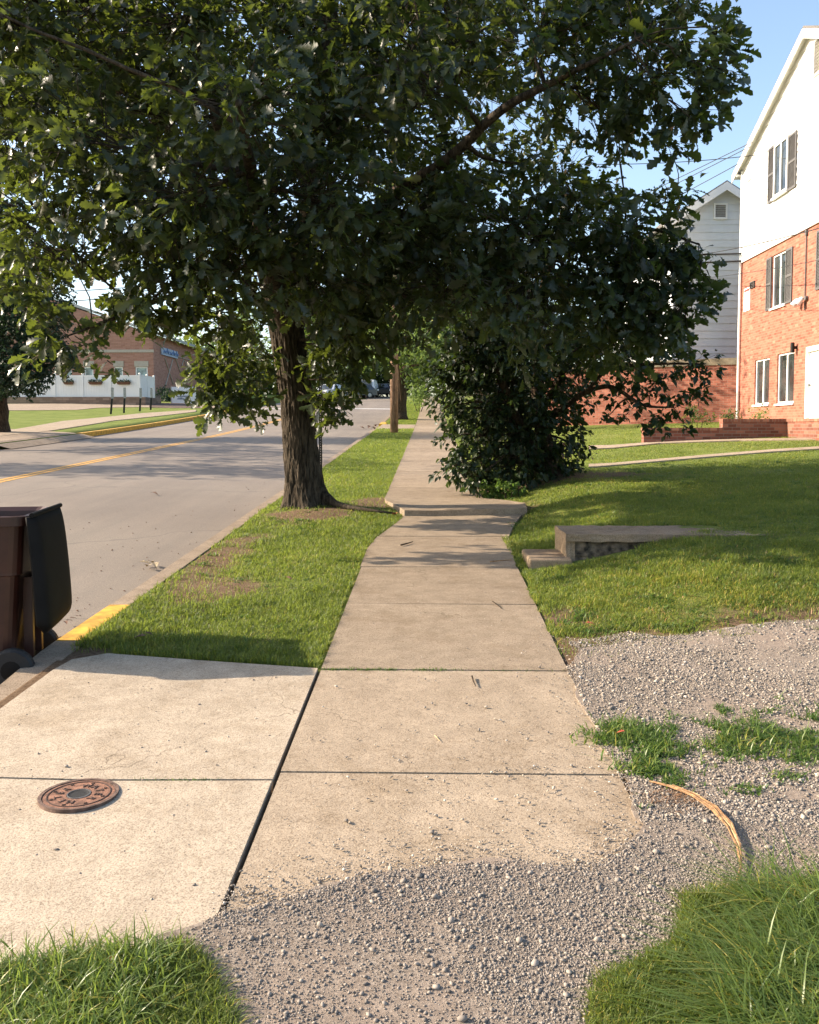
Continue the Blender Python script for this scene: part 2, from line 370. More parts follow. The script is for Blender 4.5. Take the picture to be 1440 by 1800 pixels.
def sheet(name, poly, mat, eps, cell=1.0, skirt=0, age=0.0, jag=0, tilt=None):
    """horizontal sheet following the terrain; poly = world xy list"""
    pts = []
    n = len(poly)
    for i in range(n):
        a = Vector((poly[i][0], poly[i][1])); b_ = Vector((poly[(i+1) % n][0], poly[(i+1) % n][1]))
        m_ = max(1, int((b_-a).length/(.06 if jag else 1e9)))
        for k in range(m_):
            q = a.lerp(b_, k/m_)
            if jag:
                q = q + Vector((noise.noise((q.x*3, q.y*3, 1.7))*jag + noise.noise((q.x*14, q.y*14, 5))*jag*.5, noise.noise((q.x*3, q.y*3, 9.1))*jag + noise.noise((q.x*14, q.y*14, 2))*jag*.5))
            pts.append(q)
    bm = bmesh.new(); f = bm.faces.new([bm.verts.new((p.x, p.y, 0)) for p in pts]); bm.normal_update()
    if f.normal.z < 0: bmesh.ops.reverse_faces(bm, faces=[f])
    xs = [p.x for p in pts]; ys = [p.y for p in pts]
    for axis, lo, hi in ((0, min(xs), max(xs)), (1, min(ys), max(ys))):
        k = math.floor(lo/cell)+1
        while k*cell < hi:
            c_ = [0, 0, 0]; c_[axis] = k*cell; no = [0, 0, 0]; no[axis] = 1
            bmesh.ops.bisect_plane(bm, geom=bm.verts[:]+bm.edges[:]+bm.faces[:], plane_co=c_, plane_no=no); k += 1
    for v in bm.verts: v.co.z = hz(v.co.x, v.co.y)+eps+(tilt(v.co.x, v.co.y) if tilt else 0)
    if skirt:
        be = [e for e in bm.edges if e.is_boundary]
        r_ = bmesh.ops.extrude_edge_only(bm, edges=be)
        for v in r_['geom']:
            if isinstance(v, bmesh.types.BMVert): v.co.z -= skirt
    me = bpy.data.meshes.new(name); bm.to_mesh(me); bm.free()
    at = me.attributes.new('age', 'FLOAT', 'POINT'); at.data.foreach_set('value', np.full(len(me.vertices), age, np.float32))
    return link(name, me, mat)
def gp(*pix): return [(G(x, y).x, G(x, y).y) for x, y in pix]
def join(name, objs, mat):
    bm = bmesh.new()
    for o in objs:
        bm.from_mesh(o.data); 
    me = bpy.data.meshes.new(name); bm.to_mesh(me); bm.free()
    for o in objs:
        d = o.data; bpy.data.objects.remove(o); bpy.data.meshes.remove(d)
    return link(name, me, mat)

# ---------------------------------------------------------------- ground
def n2(x, y, s, seed=0):
    """cheap vector value noise 0..1"""
    x = np.asarray(x)*s+seed*17.3; y = np.asarray(y)*s+seed*7.1
    xi, yi = np.floor(x), np.floor(y); xf, yf = x-xi, y-yi
    xf = xf*xf*(3-2*xf); yf = yf*yf*(3-2*yf)
    def hs(a, b_): v = np.sin(a*127.1+b_*311.7)*43758.5453; return v-np.floor(v)
    return (hs(xi, yi)*(1-xf)+hs(xi+1, yi)*xf)*(1-yf)+(hs(xi, yi+1)*(1-xf)+hs(xi+1, yi+1)*xf)*yf
def gs(x, y, cx, cy, rx, ry): return np.exp(-((x-cx)/rx)**2-((y-cy)/ry)**2)
def dirt(x, y):
    nn = n2(x, y, 3)*.45+n2(x, y, 8, 3)*.35+n2(x, y, 22, 5)*.35
    a = (1.0*gs(x, y, -1.72, 7.3, .36, .65)+.75*gs(x, y, -1.95, 9.3, .3, 1.1)+.75*gs(x, y, -2.2, 8.3, .25, 1.5)+1.2*gs(x, y, -1.6, 11.5, .8, .55)+1.35*gs(x, y, -.75, 13.0, .45, .9)
         +1.15*gs(x, y, 1.0, 6.45, .28, .35)+.9*gs(x, y, 1.15, 5.75, .5, .22)+1.1*gs(x, y, 2.7, 6.05, 1.0, .3)+.75*gs(x, y, 1.4, 5.8, .6, .22)+.5*gs(x, y, 2.4, 6.9, .7, .2)+.9*gs(x, y, 1.2, 12.3, .35, 1)+.5*gs(x, y, -1.9, 6.2, .3, .4)+1.3*gs(x, y, 1.9, 14.6, 1.6, .6))
    d_ = np.clip((a+nn*.95-.78)*1.7, 0, 1)
    d_ = np.where((x < .88) & (y < 5.15) | (y < 5.75) & (x > .8), 1, d_)
    d_ = np.where((x < -2.0) & (x > -2.5) & (y < 5.6), 1, d_)
    return np.where((y < 2.9) & (x > .35) | (y < 2.5) & (x < -.75), .25, d_)
xs = np.unique(np.concatenate([np.array([-300, -200, -120, -80, -60, -45, -35, -30]), np.arange(-27, -14, 1.0), [RX0-.02, RX0+.02], np.arange(-13, -3, 1.0), [RX1-.02, RX1+.02],
     [-2.33, -2.29], np.arange(-2.4, 3.2, .1), np.arange(3.2, 12, .4), np.arange(12, 30, 2), [35, 45, 60, 90, 150, 300]]))
ys = np.unique(np.concatenate([np.arange(-30, 1, 3), np.arange(1, 15, .12), np.arange(15, 30, .5), np.arange(30, 120, 2), np.arange(120, 700, 40)]))
X, Y = np.meshgrid(xs, ys); Z = h(X, Y)
lawn = (((X > 1.1) & (Y > 6)) | ((X > -2.2) & (X < -.85) & (Y > 5.8))) & (Y < 40)
Z = Z + np.where(lawn, (n2(X, Y, 2.2, 5)-.5)*.035, 0) - .002 - np.where((X > RX0) & (X < RX1), .03, 0) - np.where((X > -2.15) & (X < .75) & (Y < 5.0), .03, 0) - np.where((X > -.55) & (X < .75) & (Y < 100), .02, 0)
ny, nx = X.shape; idx = np.arange(nx*ny).reshape(ny, nx)
Fq = np.stack([idx[:-1, :-1], idx[:-1, 1:], idx[1:, 1:], idx[1:, :-1]], -1).reshape(-1, 4)
V = np.stack([X, Y, Z], -1).reshape(-1, 3)
struct(npmesh('ground', V, Fq, MT['soil'], attrs={'dirt': dirt(V[:, 0], V[:, 1])*(V[:, 1] < 40)}))

struct(sheet('road', [(RX0+.04, -20), (RX1-.04, -20), (RX1-.04, 150), (RX0+.04, 150)], MT['asphalt'], .004, 1.4))
for nm, dx in (('lane_marking', -.1), ('lane_marking', .1)):
    xc = -8.55+dx
    struct(sheet(nm, [(xc-.06, -20), (xc+.06, -20), (xc+.06, 62), (xc-.06, 62)], MT['lane'], .009, 1.4))
struct(sheet('stop_line', [(-13.4, 66), (-2.7, 66), (-2.7, 67), (-13.4, 67)], MT['whiteroad'], .009, 1.4))

# sidewalk slabs: one mesh, slabs with real joints
joints = [.7, 2.22, 3.74, 5.16, 6.78, 8.22, 9.98, 11.55]
slabs = []
g_ = .0038
for i in range(len(joints)-1):
    a, b_ = joints[i]+g_, joints[i+1]-g_
    lft = lambda y: -.645; rt = lambda y: .82
    if i == 0: poly = [(-.64, a), (.85, a), (.85, b_), (-.64, b_)]
    elif i == 5: poly = [(-.655, a), (.80, a), (.88, b_), (-.60, b_), (-.66, 9.2)]
    elif i == 6: poly = [(-.585, a), (.885, a), (1.02, 10.8), (1.18, b_), (-.335, b_), (-.42, 11.0)]
    else: poly = [(-.645, a), (.81, a), (.81, b_), (-.645, b_)]
    ag = [.1, .1, .18, .48, .58, .48, .4, .4][i]
    tl = (random.uniform(-.004, .004), random.uniform(-.002, .002))
    slabs.append(sheet('s', poly, None, .014+.003*random.random(), 5, .06, ag, tilt=lambda x, y, a=a, tl=tl: tl[0]*(y-a)+tl[1]*x))
lipt = lambda x, y: max(0, .075-(y-11.57)*.033)
slabs.append(sheet('s', [(-.34, 11.57), (1.26, 11.57), (1.30, 12.2), (1.1, 13.0), (.82, 13.5), (-.70, 13.5), (-.66, 13.0), (-.5, 12.3)], None, .014, 5, .12, .45, tilt=lipt))
yy = 13.52
while yy < 104:
    L = 1.5 if yy < 50 else 6
    slabs.append(sheet('s', [(-.70, yy), (.80, yy), (.80, yy+L-.02), (-.70, yy+L-.02)], None, .013+.003*random.random(), 50 if yy > 50 else 5, .05, random.uniform(.3, .6)))
    yy += L
struct(join('sidewalk', slabs, MT['conc']))

# driveway apron slabs at the left
yj = G(240, 1376).y
def bl(x): return 5.16+(x+.66)*-.19
ap = [sheet('s', [(-2.22, 1.6), (-.665, 1.6), (-.665, yj-.01), (-1.45, yj-.03), (-2.22, yj+.0)], None, .02, 5, .06, .0),
      sheet('s', [(-2.22, yj+.02), (-1.45, yj-.01), (-.665, yj+.01), (-.665, bl(-.665)), (-1.4, bl(-1.4)), (-2.02, bl(-2.1)), (-2.19, 5.3), (-2.22, 5.1)], None, .018, 5, .06, .0)]
struct(join('driveway_apron', ap, MT['apron']))

# kerbs
def kerb(name, x0, x1, y0, y1, mat, top=.012, step=1.0, dip=None):
    mb = MB(); n = max(2, int((y1-y0)/step)); rings = []
    for i in range(n+1):
        y = y0+(y1-y0)*i/n; z = float(S(y))+top+(dip(y) if dip else 0); w_ = .02
        rd = (x0 < -5)
        a, b_ = x0, x1
        rings.append([(a, y, z-.24), (b_, y, z-.24), (b_, y, z-(w_ if rd else 0)), (b_-(w_ if rd else 0), y, z), (a+(0 if rd else w_), y, z), (a, y, z-(0 if rd else w_))])
    mb.loft(rings); o = mb.build(name, mat, attrs={'age': .35}); return struct(o)
dipf = lambda y: -.055*float(1-ss(4.6, 5.7, y))
kerb('kerb', -2.49, -2.27, -5, 5.72, MT['kerb'], dip=dipf, step=.2)
kerb('kerb', -2.49, -2.31, 5.73, 6.72, MT['yellow'], dip=dipf, step=.2)
kerb('kerb', -2.49, -2.32, 6.73, 37.8, MT['kerb'], .008)
kerb('kerb', -2.49, -2.1, 42.6, 44.6, MT['yellow'], .02)
kerb('kerb', -2.49, -2.32, 44.7, 100, MT['kerb'], .008)
# far side of the road
LK = RX0
kerb('kerb', LK-.18, LK+.03, 34.5, 62, MT['yellow'])
kerb('kerb', LK-.18, LK+.03, -10, 27.6, MT['yellow'])
struct(sheet('driveway', [(LK, 27.7), (LK, 34.4), (-17.6, 36.5), (-26, 34.5), (-40, 33), (-40, 30.5), (-24, 29.5), (-17, 26.9)], MT['kerb'], .018, 2))
mb = MB(); q = [27.55+i*.5 for i in range(15)]
for a, b_ in zip(q[:-1], q[1:]):
    mb.add([(LK-.4, a, S(a)+.03), (LK+.04, a, S(a)-.02), (LK+.55, a, S(a)-.150), (LK-.4, b_, S(b_)+.03), (LK+.04, b_, S(b_)-.02), (LK+.55, b_, S(b_)-.150)], [(0, 3, 4, 1), (1, 4, 5, 2)])
struct(mb.build('driveway', MT['kerb'], attrs={'age': .1}))
struct(sheet('sidewalk', gp((0, 760), (110, 741), (250, 727), (318, 722.5), (345, 721), (345, 724), (330, 726), (200, 740), (68, 761), (40, 763), (0, 768)), MT['conc'], .03, 2, .03))
struct(sheet('parking_lot', gp((-120, 722), (0, 722), (135, 721), (170, 717.5), (240, 716), (300, 717.5), (430, 722), (400, 712), (240, 711), (0, 710.5), (-120, 710.5)), MT['kerb'], .02, 3))
struct(sheet('driveway', [(-2.3, 38.0), (-.72, 38.2), (-.72, 42.0), (-2.3, 42.4)], MT['conc'], .011, 2, .02, .3))
struct(sheet('path', gp((1035, 785), (1080, 784), (1160, 777.5), (1300, 773.5), (1450, 771.5), (1450, 774), (1300, 776), (1160, 781), (1080, 789), (1035, 791)), MT['conc'], .03, 1, .03))
struct(sheet('path', gp((1035, 818), (1080, 816), (1250, 801), (1360, 792), (1450, 786.5), (1450, 790.5), (1360, 796), (1250, 805), (1080, 820), (1035, 823)), MT['conc'], .03, 1, .03))

# gravel base
GR1 = [(-1.0, 1.2), (3.6, 1.2), (3.9, 6.1), (2.4, 6.0), (1.5, 5.8), (1.0, 5.6), (.80, 5.2), (.80, 3.75), (.80, 3.25), (.55, 2.97), (.3, 3.02), (.05, 2.98), (-.2, 2.93), (-.45, 2.78), (-.66, 2.68), (-.72, 2.6), (-.85, 2.5), (-1.0, 2.3)]
struct(sheet('gravel_drive', GR1, MT['gravelbase'], .022, .5, skirt=.05, jag=.06))

# ---------------------------------------------------------------- scattered ground stuff
def rotz(a): c, s = np.cos(a), np.sin(a); return c, s
ICO = None
def ico_templates(sub, n):
    out = []
    for k in range(n):
        bm = bmesh.new(); bmesh.ops.create_icosphere(bm, subdivisions=sub, radius=.5)
        V = np.array([v.co for v in bm.verts]); Fc = np.array([[v.index for v in f.verts] for f in bm.faces]); bm.free()
        V = V*(1+rng.normal(0, .16, (len(V), 1))); V = V + rng.normal(0, .03, V.shape)
        V[:, 2] = np.maximum(V[:, 2], -.3); out.append((V, Fc))
    return out
OCT = np.array([(1, 0, 0), (0, 1, 0), (-1, 0, 0), (0, -1, 0), (0, 0, 1), (0, 0, -.6)])*.5
OCF = np.array([(0, 1, 4), (1, 2, 4), (2, 3, 4), (3, 0, 4), (1, 0, 5), (2, 1, 5), (3, 2, 5), (0, 3, 5)])
def stones(name, x, y, z, size, temps, dk=1.0):
    VV, FF, RR = [], [], []; off = 0
    which = rng.integers(0, len(temps), len(x))
    for k, (V, Fc) in enumerate(temps):
        s_ = which == k; n = s_.sum()
        if not n: continue
        a = rng.uniform(0, 6.28, n); c, s = np.cos(a)[:, None], np.sin(a)[:, None]
        sc = size[s_][:, None]*rng.uniform(.7, 1.3, (n, 1, )).repeat(1, 1)
        sx, sy, sz = rng.uniform(.8, 1.35, (n, 1)), rng.uniform(.6, 1.0, (n, 1)), rng.uniform(.35, .75, (n, 1))
        vx, vy, vz = V[:, 0][None]*sx*sc, V[:, 1][None]*sy*sc, V[:, 2][None]*sz*sc
        til = rng.normal(0, .35, (n, 1)); vx, vz = vx*np.cos(til)-vz*np.sin(til), vx*np.sin(til)+vz*np.cos(til)
        wx = vx*c-vy*s+x[s_][:, None]; wy = vx*s+vy*c+y[s_][:, None]; wz = vz+(z[s_][:, None])+sc*.18
        VV.append(np.stack([wx, wy, wz], -1).reshape(-1, 3))
        FF.append((Fc[None]+(np.arange(n)*len(V))[:, None, None]).reshape(-1, 3)+off)
        RR.append(np.repeat(rng.uniform(0, 1, n)*dk, len(V))); off += n*len(V)
    o = npmesh(name, np.concatenate(VV), np.concatenate(FF), MT['stone'], attrs={'rnd': np.concatenate(RR)}); return o
def inpoly(x, y, poly):
    x = np.asarray(x); y = np.asarray(y); r_ = np.zeros(x.shape, bool); j = len(poly)-1
    for i in range(len(poly)):
        xi, yi = poly[i]; xj, yj = poly[j]
        c = ((yi > y) != (yj > y)) & (x < (xj-xi)*(y-yi)/(yj-yi+1e-12)+xi); r_ ^= c; j = i
    return r_
GRASS_BR = gp((1030, 1830), (1040, 1740), (1130, 1700), (1190, 1655), (1200, 1590), (1330, 1570), (1500, 1545), (1700, 1530), (1700, 1900), (1030, 1900))
GRASS_BL = gp((-120, 1735), (20, 1715), (140, 1690), (250, 1680), (330, 1672), (365, 1700), (395, 1760), (425, 1830), (400, 1900), (-120, 1900))
WEEDP = [(1085, 1300, 55, 28), (1160, 1330, 60, 40), (1110, 1300, 70, 25), (1150, 1365, 55, 22), (1210, 1290, 50, 20), (1275, 1305, 48, 30), (1345, 1290, 45, 35), (1400, 1310, 60, 30), (1440, 1285, 40, 35), (1262, 1255, 22, 14), (1310, 1330, 60, 18), (1420, 1340, 50, 16), (1315, 1400, 35, 8), (1120, 1420, 16, 8), (1390, 1375, 30, 8), (1180, 1385, 40, 12)]
def region_gravel(x, y):
    return inpoly(x, y, GR1)
def gen(n, x0, x1, y0, y1, f):
    x = rng.uniform(x0, x1, n); y = rng.uniform(y0, y1, n); k = f(x, y); return x[k], y[k]
def weedmask(x, y):
    r_ = np.zeros(len(x), bool)
    return r_
# near stones
x, y = gen(300000, -.8, 2.2, 1.9, 3.5, lambda x, y: region_gravel(x, y) & ~inpoly(x, y, GRASS_BL) & ~inpoly(x, y, GRASS_BR) & (np.abs(x) < .1+y*.52) & (rng.uniform(0, 1, len(x)) < .26+.85*ss(.40, .66, n2(x, y, 2.6, 4)*.5+n2(x, y, 7, 2)*.3+n2(x, y, 19, 6)*.2)+.5*np.exp(-((y-2.85)/.2)**2)))
s1 = stones('gravel', x, y, h(x, y)+.022, np.clip(rng.lognormal(math.log(.0038), .52, len(x)), .0026, .022), ico_templates(1, 3), .72); tag(s1, 'grey crushed gravel spilling over the near end of the sidewalk', 'gravel', kind='stuff')
x, y = gen(150000, .8, 3.4, 3.3, 6.0, lambda x, y: (region_gravel(x, y) | ((y > 5.4) & (x > .9) & (y < 5.75+.2*n2(x, y, 3)))) & (np.abs(x) < .1+y*.5) & (rng.uniform(0, 1, len(x)) < .15+.95*ss(.3, .62, n2(x, y, 2)*.5+n2(x, y, 6)*.3+n2(x, y, 17)*.2)))
s2 = stones('gravel', x, y, h(x, y)+.022, np.clip(rng.lognormal(math.log(.0060), .5, len(x)), .004, .026), [(OCT*1.15, OCF), (OCT@np.array([[.8, .3, 0], [-.3, 1, .2], [0, -.2, 1]])*1.15, OCF)]); tag(s2, 'pale gravel drive right of the sidewalk below the lawn', 'gravel', kind='stuff')
# crumbs on the slabs
n = 2200
x = rng.uniform(-.62, .8, n); y = 2.9+rng.exponential(1.2, n); k = (y < 11) & (rng.uniform(0, 1, n) < .2+.8*ss(-.6, .8, x)); x, y = x[k], y[k]
xg = rng.uniform(-.66, .75, 2600); yg = np.interp(xg, [-.66, -.45, -.2, .05, .55, .8], [2.62, 2.74, 2.88, 2.93, 2.93, 3.2])+rng.exponential(.09, 2600)
x2 = np.concatenate([x, rng.normal(.42, .1, 90), rng.normal(.78, .07, 420), xg, rng.uniform(-2.1, -.7, 260), rng.normal(-.65, .03, 150)])
y2 = np.concatenate([y, rng.normal(3.78, .03, 90), rng.uniform(3.2, 6.4, 420), yg, rng.uniform(2.6, 5.0, 260), rng.uniform(2.6, 2.85, 150)])
o = stones('loose_pebbles', x2, y2, h(x2, y2)+.018, np.clip(rng.lognormal(math.log(.0058), .45, len(x2)), .003, .018), ico_templates(1, 2)); tag(o, 'loose pebbles and crumbs strewn over the sidewalk slabs', 'pebbles', kind='stuff')

def blades(name, x, y, hgt, wid, bend, mat, z0=0, flop=0, dirbias=None):
    n = len(x); a = rng.uniform(0, 2*np.pi, n)
    if dirbias is not None: a = dirbias+rng.normal(0, 1.2, n)
    z = h(x, y)+z0
    bx, by = np.cos(a), np.sin(a)           # bend direction
    fa = a+np.pi/2+rng.normal(0, .5, n); wx, wy = np.cos(fa)*wid/2, np.sin(fa)*wid/2
    bd = bend*rng.uniform(.2, 1.5, n)
    lev = [(0, 0, 1), (.4, .18, .9), (.75, .55, .6), (1, 1, 0)]
    vs = []
    for t, bb, ww in lev:
        zz = z+hgt*t*(1-.35*np.minimum(bd, 1.4)*t); ox = bx*hgt*bd*bb; oy = by*hgt*bd*bb
        if ww: vs.append(np.stack([x+ox-wx*ww, y+oy-wy*ww, zz], -1)); vs.append(np.stack([x+ox+wx*ww, y+oy+wy*ww, zz], -1))
        else: vs.append(np.stack([x+ox, y+oy, zz], -1))
    V = np.stack(vs, 1)
    T = np.array([(0, 1, 3), (0, 3, 2), (2, 3, 5), (2, 5, 4), (4, 5, 6)])
    Fc = (T[None]+(np.arange(n)*7)[:, None, None]).reshape(-1, 3)
    r_ = np.clip(rng.normal(.45, .24, n)+(n2(x, y, 1.3, 8)-.5)*.6+(n2(x, y, 6, 8)-.5)*.4, 0, 1); r_ = np.where(rng.uniform(0, 1, n) < .05, 1, r_)
    return npmesh(name, V.reshape(-1, 3), Fc, mat, attrs={'rnd': np.repeat(r_, 7)})
def keep(x, y, p): return rng.uniform(0, 1, len(x)) < p
def visx(x, y, m=.25): return (x > -.487*y-m) & (x < .44*y+m)
def lawn_pts(n, y0, y1, x0f, x1f, pw=1.6):
    u = rng.uniform(0, 1, n); k = 1-pw; y = (y0**k+u*(y1**k-y0**k))**(1/k) if abs(k) > 1e-6 else y0*(y1/y0)**u
    a, b_ = x0f(y), x1f(y); return a+rng.uniform(0, 1, n)*(b_-a), y
# kerb-side verge
x, y = lawn_pts(175000, 5.1, 38, lambda y: -2.38+0*y, lambda y: -.33+0*y, 1.9)
edge = .03*(n2(x, y, 14)-.5)
ok = (y > bl(x)+.03+edge) & (x > -2.34+edge) & (x < edge+np.interp(y, [9.2, 9.98, 11, 11.52, 11.62, 12.3, 13, 13.5], [-.668, -.61, -.43, -.36, -.38, -.52, -.68, -.70])) & keep(x, y, 1-.93*dirt(x, y)) & (((x+1.62)/.3)**2+((y-12.4)/.3)**2 > 1)
x, y = x[ok], y[ok]; sc = .5+.4*n2(x, y, 2.5, 6)+.6*n2(x, y, 8, 2)**2
o = blades('grass', x, y, (.045+.018*n2(x, y, .9, 3))*sc*rng.uniform(.5, 1.25, len(x))*(1+.3*ss(12, 30, y)), .0030+.00035*y, .8, MT['grass']); tag(o, 'short green grass on the verge between kerb and sidewalk', 'grass', kind='stuff')
# far verge and left bank grass
x, y = lawn_pts(26000, 42.8, 80, lambda y: -2.2+0*y, lambda y: -.75+0*y, 1.6)
o = blades('grass', x, y, .06*rng.uniform(.6, 1.2, len(x)), .02+0*y, .8, MT['grass']); tag(o, 'lit green grass of the verge beyond the utility pole', 'grass', kind='stuff')
# right lawn
x, y = lawn_pts(330000, 5.3, 30, lambda y: .80+0*y, lambda y: .44*y+.5, 1.75)
edge = .09*(n2(x, y, 7)-.5)+.03*(n2(x, y, 22)-.5)-.01
frontier = 5.35+.28*ss(1.0, 1.4, x)+.25*ss(1.6, 2.4, x)+.25*(n2(x, y, 4, 9)-.5)
stepm = (x > .9) & (x < 2.9) & (y > 8.14) & (y < 9.07) & ((x < 1.9) | (y > 8.25+.45*ss(1.9, 2.9, x)))
slabm = (y > 9.9) & (y < 13.6) & (x < .84+np.interp(y, [9.9, 11.5, 12.2, 13.0, 13.6], [.05, .38, .46, .3, 0]))
ok = (x > .83+edge) & (y > frontier) & ~stepm & ~slabm & keep(x, y, 1-.94*dirt(x, y)) & visx(x, y)
PTH = []
for o_ in [q for q in bpy.data.objects if q.name.startswith('path')]:
    pass
x, y = x[ok], y[ok]; thick = .45+.5*n2(x, y, 1.9, 2)+.6*n2(x, y, 7, 2)**2
o = blades('grass', x, y, .055*thick*rng.uniform(.4, 1.25, len(x))*(1-.4*ss(10, 14, y)), .0032+.00035*y, .8, MT['grass']); tag(o, 'green lawn grass on the slope right of the sidewalk', 'grass', kind='stuff')
x, y = gen(1500, .8, 3.0, 5.0, 6.3, lambda x, y: (y < 5.9+.1*x) & (y > 5.15+.25*(x-.8)) & (n2(x, y, 6, 1) > .45) & (x > .86))
o = blades('grass', x, y, .035*rng.uniform(.5, 1.2, len(x)), .004+0*x, 1.1, MT['grass']); tag(o, 'thin straggling grass where the lawn meets the gravel', 'grass', kind='stuff')
# broad-leaved weeds and dead thatch mixed into the lawns
def clumps(n, x0f, x1f, y0, y1, per, rad, hh, ww, mat, lb, nm):
    cx_, cy_ = lawn_pts(n, y0, y1, x0f, x1f, 1.7); ok_ = (n2(cx_, cy_, 1.7, 11) > .35) & (cy_ > np.where(cx_ < 0, bl(cx_)+.1, 5.75+.15*cx_)) & ~((cx_ > .85) & (cx_ < 2.9) & (cy_ > 8.1) & (cy_ < 9.1))
    cx_, cy_ = cx_[ok_], cy_[ok_]; X_ = (cx_[:, None]+rng.normal(0, rad, (len(cx_), per))).ravel(); Y_ = (cy_[:, None]+rng.normal(0, rad, (len(cx_), per))).ravel()
    q_ = ((X_ > .9) | (X_ < -.72)) & (X_ > -2.3); X_, Y_ = X_[q_], Y_[q_]
    tag(blades(nm, X_, Y_, hh*rng.uniform(.4, 1.2, len(X_)), ww*rng.uniform(.6, 1.3, len(X_)), 1.4, mat), lb, nm, kind='stuff')
deadm = leafmat('dead_thatch', (.16, .11, .055), (.34, .26, .14), (.3, .22, .1), .25)
clumps(420, lambda y: .95+0*y, lambda y: .44*y+.3, 5.7, 16, 26, .035, .05, .013, MT['weed'], 'broad-leaved weeds and clover dotted through the right lawn', 'weeds')
clumps(140, lambda y: -2.2+0*y, lambda y: -.75+0*y, 5.3, 14, 24, .03, .045, .012, MT['weed'], 'broad-leaved weeds and clover dotted through the verge', 'weeds')
clumps(1500, lambda y: .95+0*y, lambda y: .44*y+.3, 5.6, 14, 8, .05, .045, .0035, deadm, 'dead straw-coloured blades in the right lawn', 'dry_grass')
clumps(700, lambda y: -2.25+0*y, lambda y: -.72+0*y, 5.3, 13, 8, .05, .035, .0035, deadm, 'dead straw-coloured blades in the verge', 'dry_grass')
# long grass corners
x, y = gen(60000, -2.0, -.4, 1.9, 2.75, lambda x, y: inpoly(x+.02*(n2(x, y, 20)-.5), y, GRASS_BL))
o1 = blades('grass', x, y, .05*rng.uniform(.4, 1.2, len(x)), .0038+0*x, 1., MT['grass'], .016)
tag(o1, 'short turf under the long grass at bottom left', 'grass', kind='stuff')
k = rng.uniform(0, 1, len(x)) < np.where((y < 2.48), .30, .05)*ss(-.62, -.9, x)
o = blades('long_grass', x[k], y[k], rng.uniform(.05, .15, k.sum()), rng.uniform(.0035, .007, k.sum()), 1.0, MT['grasslong']); tag(o, 'long floppy grass blades at the bottom left corner', 'grass', kind='stuff')
x, y = gen(110000, .3, 2.2, 1.9, 3.3, lambda x, y: inpoly(x+.03*(n2(x, y, 20)-.5), y, GRASS_BR))
o1 = blades('grass', x, y, .03+.035*n2(x, y, 9), .0035+0*x, 1., MT['grass'], .016); tag(o1, 'short turf under the long grass at bottom right', 'grass', kind='stuff')
k = (rng.uniform(0, 1, len(x)) < .08+.22*n2(x, y, 9)) & (x > .66+.5*(y-2.3)+.25*n2(x, y, 5)) & (y < 2.72+.15*n2(x, y, 7))
o = blades('long_grass', x[k], y[k], rng.uniform(.08, .21, k.sum()), rng.uniform(.0035, .0075, k.sum()), 1.7, MT['grasslong'], dirbias=2.6); tag(o, 'long arching grass blades at the bottom right corner', 'grass', kind='stuff')
# weeds in the gravel
wx, wy, wh = [], [], []
for (px, py, rx, ry) in WEEDP:
    n = int(rx*ry*.42)
    qx = rng.normal(px, rx*.5, n); qy = rng.normal(py, ry*.45, n)
    for a, b_ in zip(qx[::3], qy[::3]):
        g = G(a, b_)
        for _ in range(3): wx.append(g.x+random.gauss(0, .012)); wy.append(g.y+random.gauss(0, .02)); wh.append(.02+.03*random.random()*min(1, ry/25))
wx, wy, wh = np.array(wx), np.array(wy), np.array(wh)
k = n2(wx, wy, 6.5, 3)*.6+n2(wx, wy, 15, 1)*.4 > .40; wx, wy, wh = wx[k], wy[k], wh[k]
o = blades('weeds', wx, wy, wh, .0055+.003*rng.uniform(0, 1, len(wx)), 1.2, MT['weed'], .02); tag(o, 'low weeds and crabgrass growing through the gravel drive', 'weeds', kind='stuff')
i_ = [k for k in range(len(wx)) if k % 9 == 0 and wh[k] > .035]
o = blades('weeds', wx[i_], wy[i_], wh[i_]*2.2, .005+0*wx[i_], 1.2, MT['grasslong'], .02); tag(o, 'longer grass blades among the weeds in the gravel', 'weeds', kind='stuff')
jx = np.concatenate([rng.uniform(-.64, -.2, 260), rng.normal(-.02, .05, 90), rng.uniform(-1.25, -.9, 160), rng.uniform(-.2, .8, 60)])
jy = np.concatenate([5.16+rng.normal(0, .008, 260), 5.16+rng.normal(0, .01, 90), yj+rng.normal(0, .006, 160)+(-.01), 5.16+rng.normal(0, .006, 60)])
o = blades('weeds', jx, jy, .022*rng.uniform(.4, 1.3, len(jx)), .004+0*jx, 1.1, MT['weed'], .006); tag(o, 'tiny weeds sprouting in the joints of the slabs', 'weeds', kind='stuff')

# ---------------------------------------------------------------- trees
def leaf_oak():
    t = [0, .13, .27, .36, .50, .58, .72, .80, .92, 1.0]
    wd = [.015, .04, .15, .075, .24, .12, .30, .17, .17, 0]
    V = []; Fc = []
    for i, (a, b_) in enumerate(zip(t, wd)):
        z = -.25*a*a; V += [(0, a, z), (-b_, a+.07*(b_ > .14)*(b_ != .17), z+.3*b_), (b_, a+.07*(b_ > .14)*(b_ != .17), z+.3*b_)]
    for i in range(len(t)-1):
        m0, l0, r0, m1, l1, r1 = (3*i+k for k in range(6))
        Fc += [(m0, m1, l1), (m0, l1, l0), (m0, r0, r1), (m0, r1, m1)]
    return np.array(V), np.array(Fc)
def leaf_simple(w_=.28):
    V = [(0, 0, 0), (-w_, .42, .04), (w_, .42, .04), (0, .45, -.05), (-w_*.62, .75, -.06), (w_*.62, .75, -.06), (0, 1, -.2)]
    Fc = [(0, 3, 1), (0, 2, 3), (1, 3, 4), (3, 2, 5), (3, 6, 4), (3, 5, 6)]
    return np.array(V), np.array(Fc)
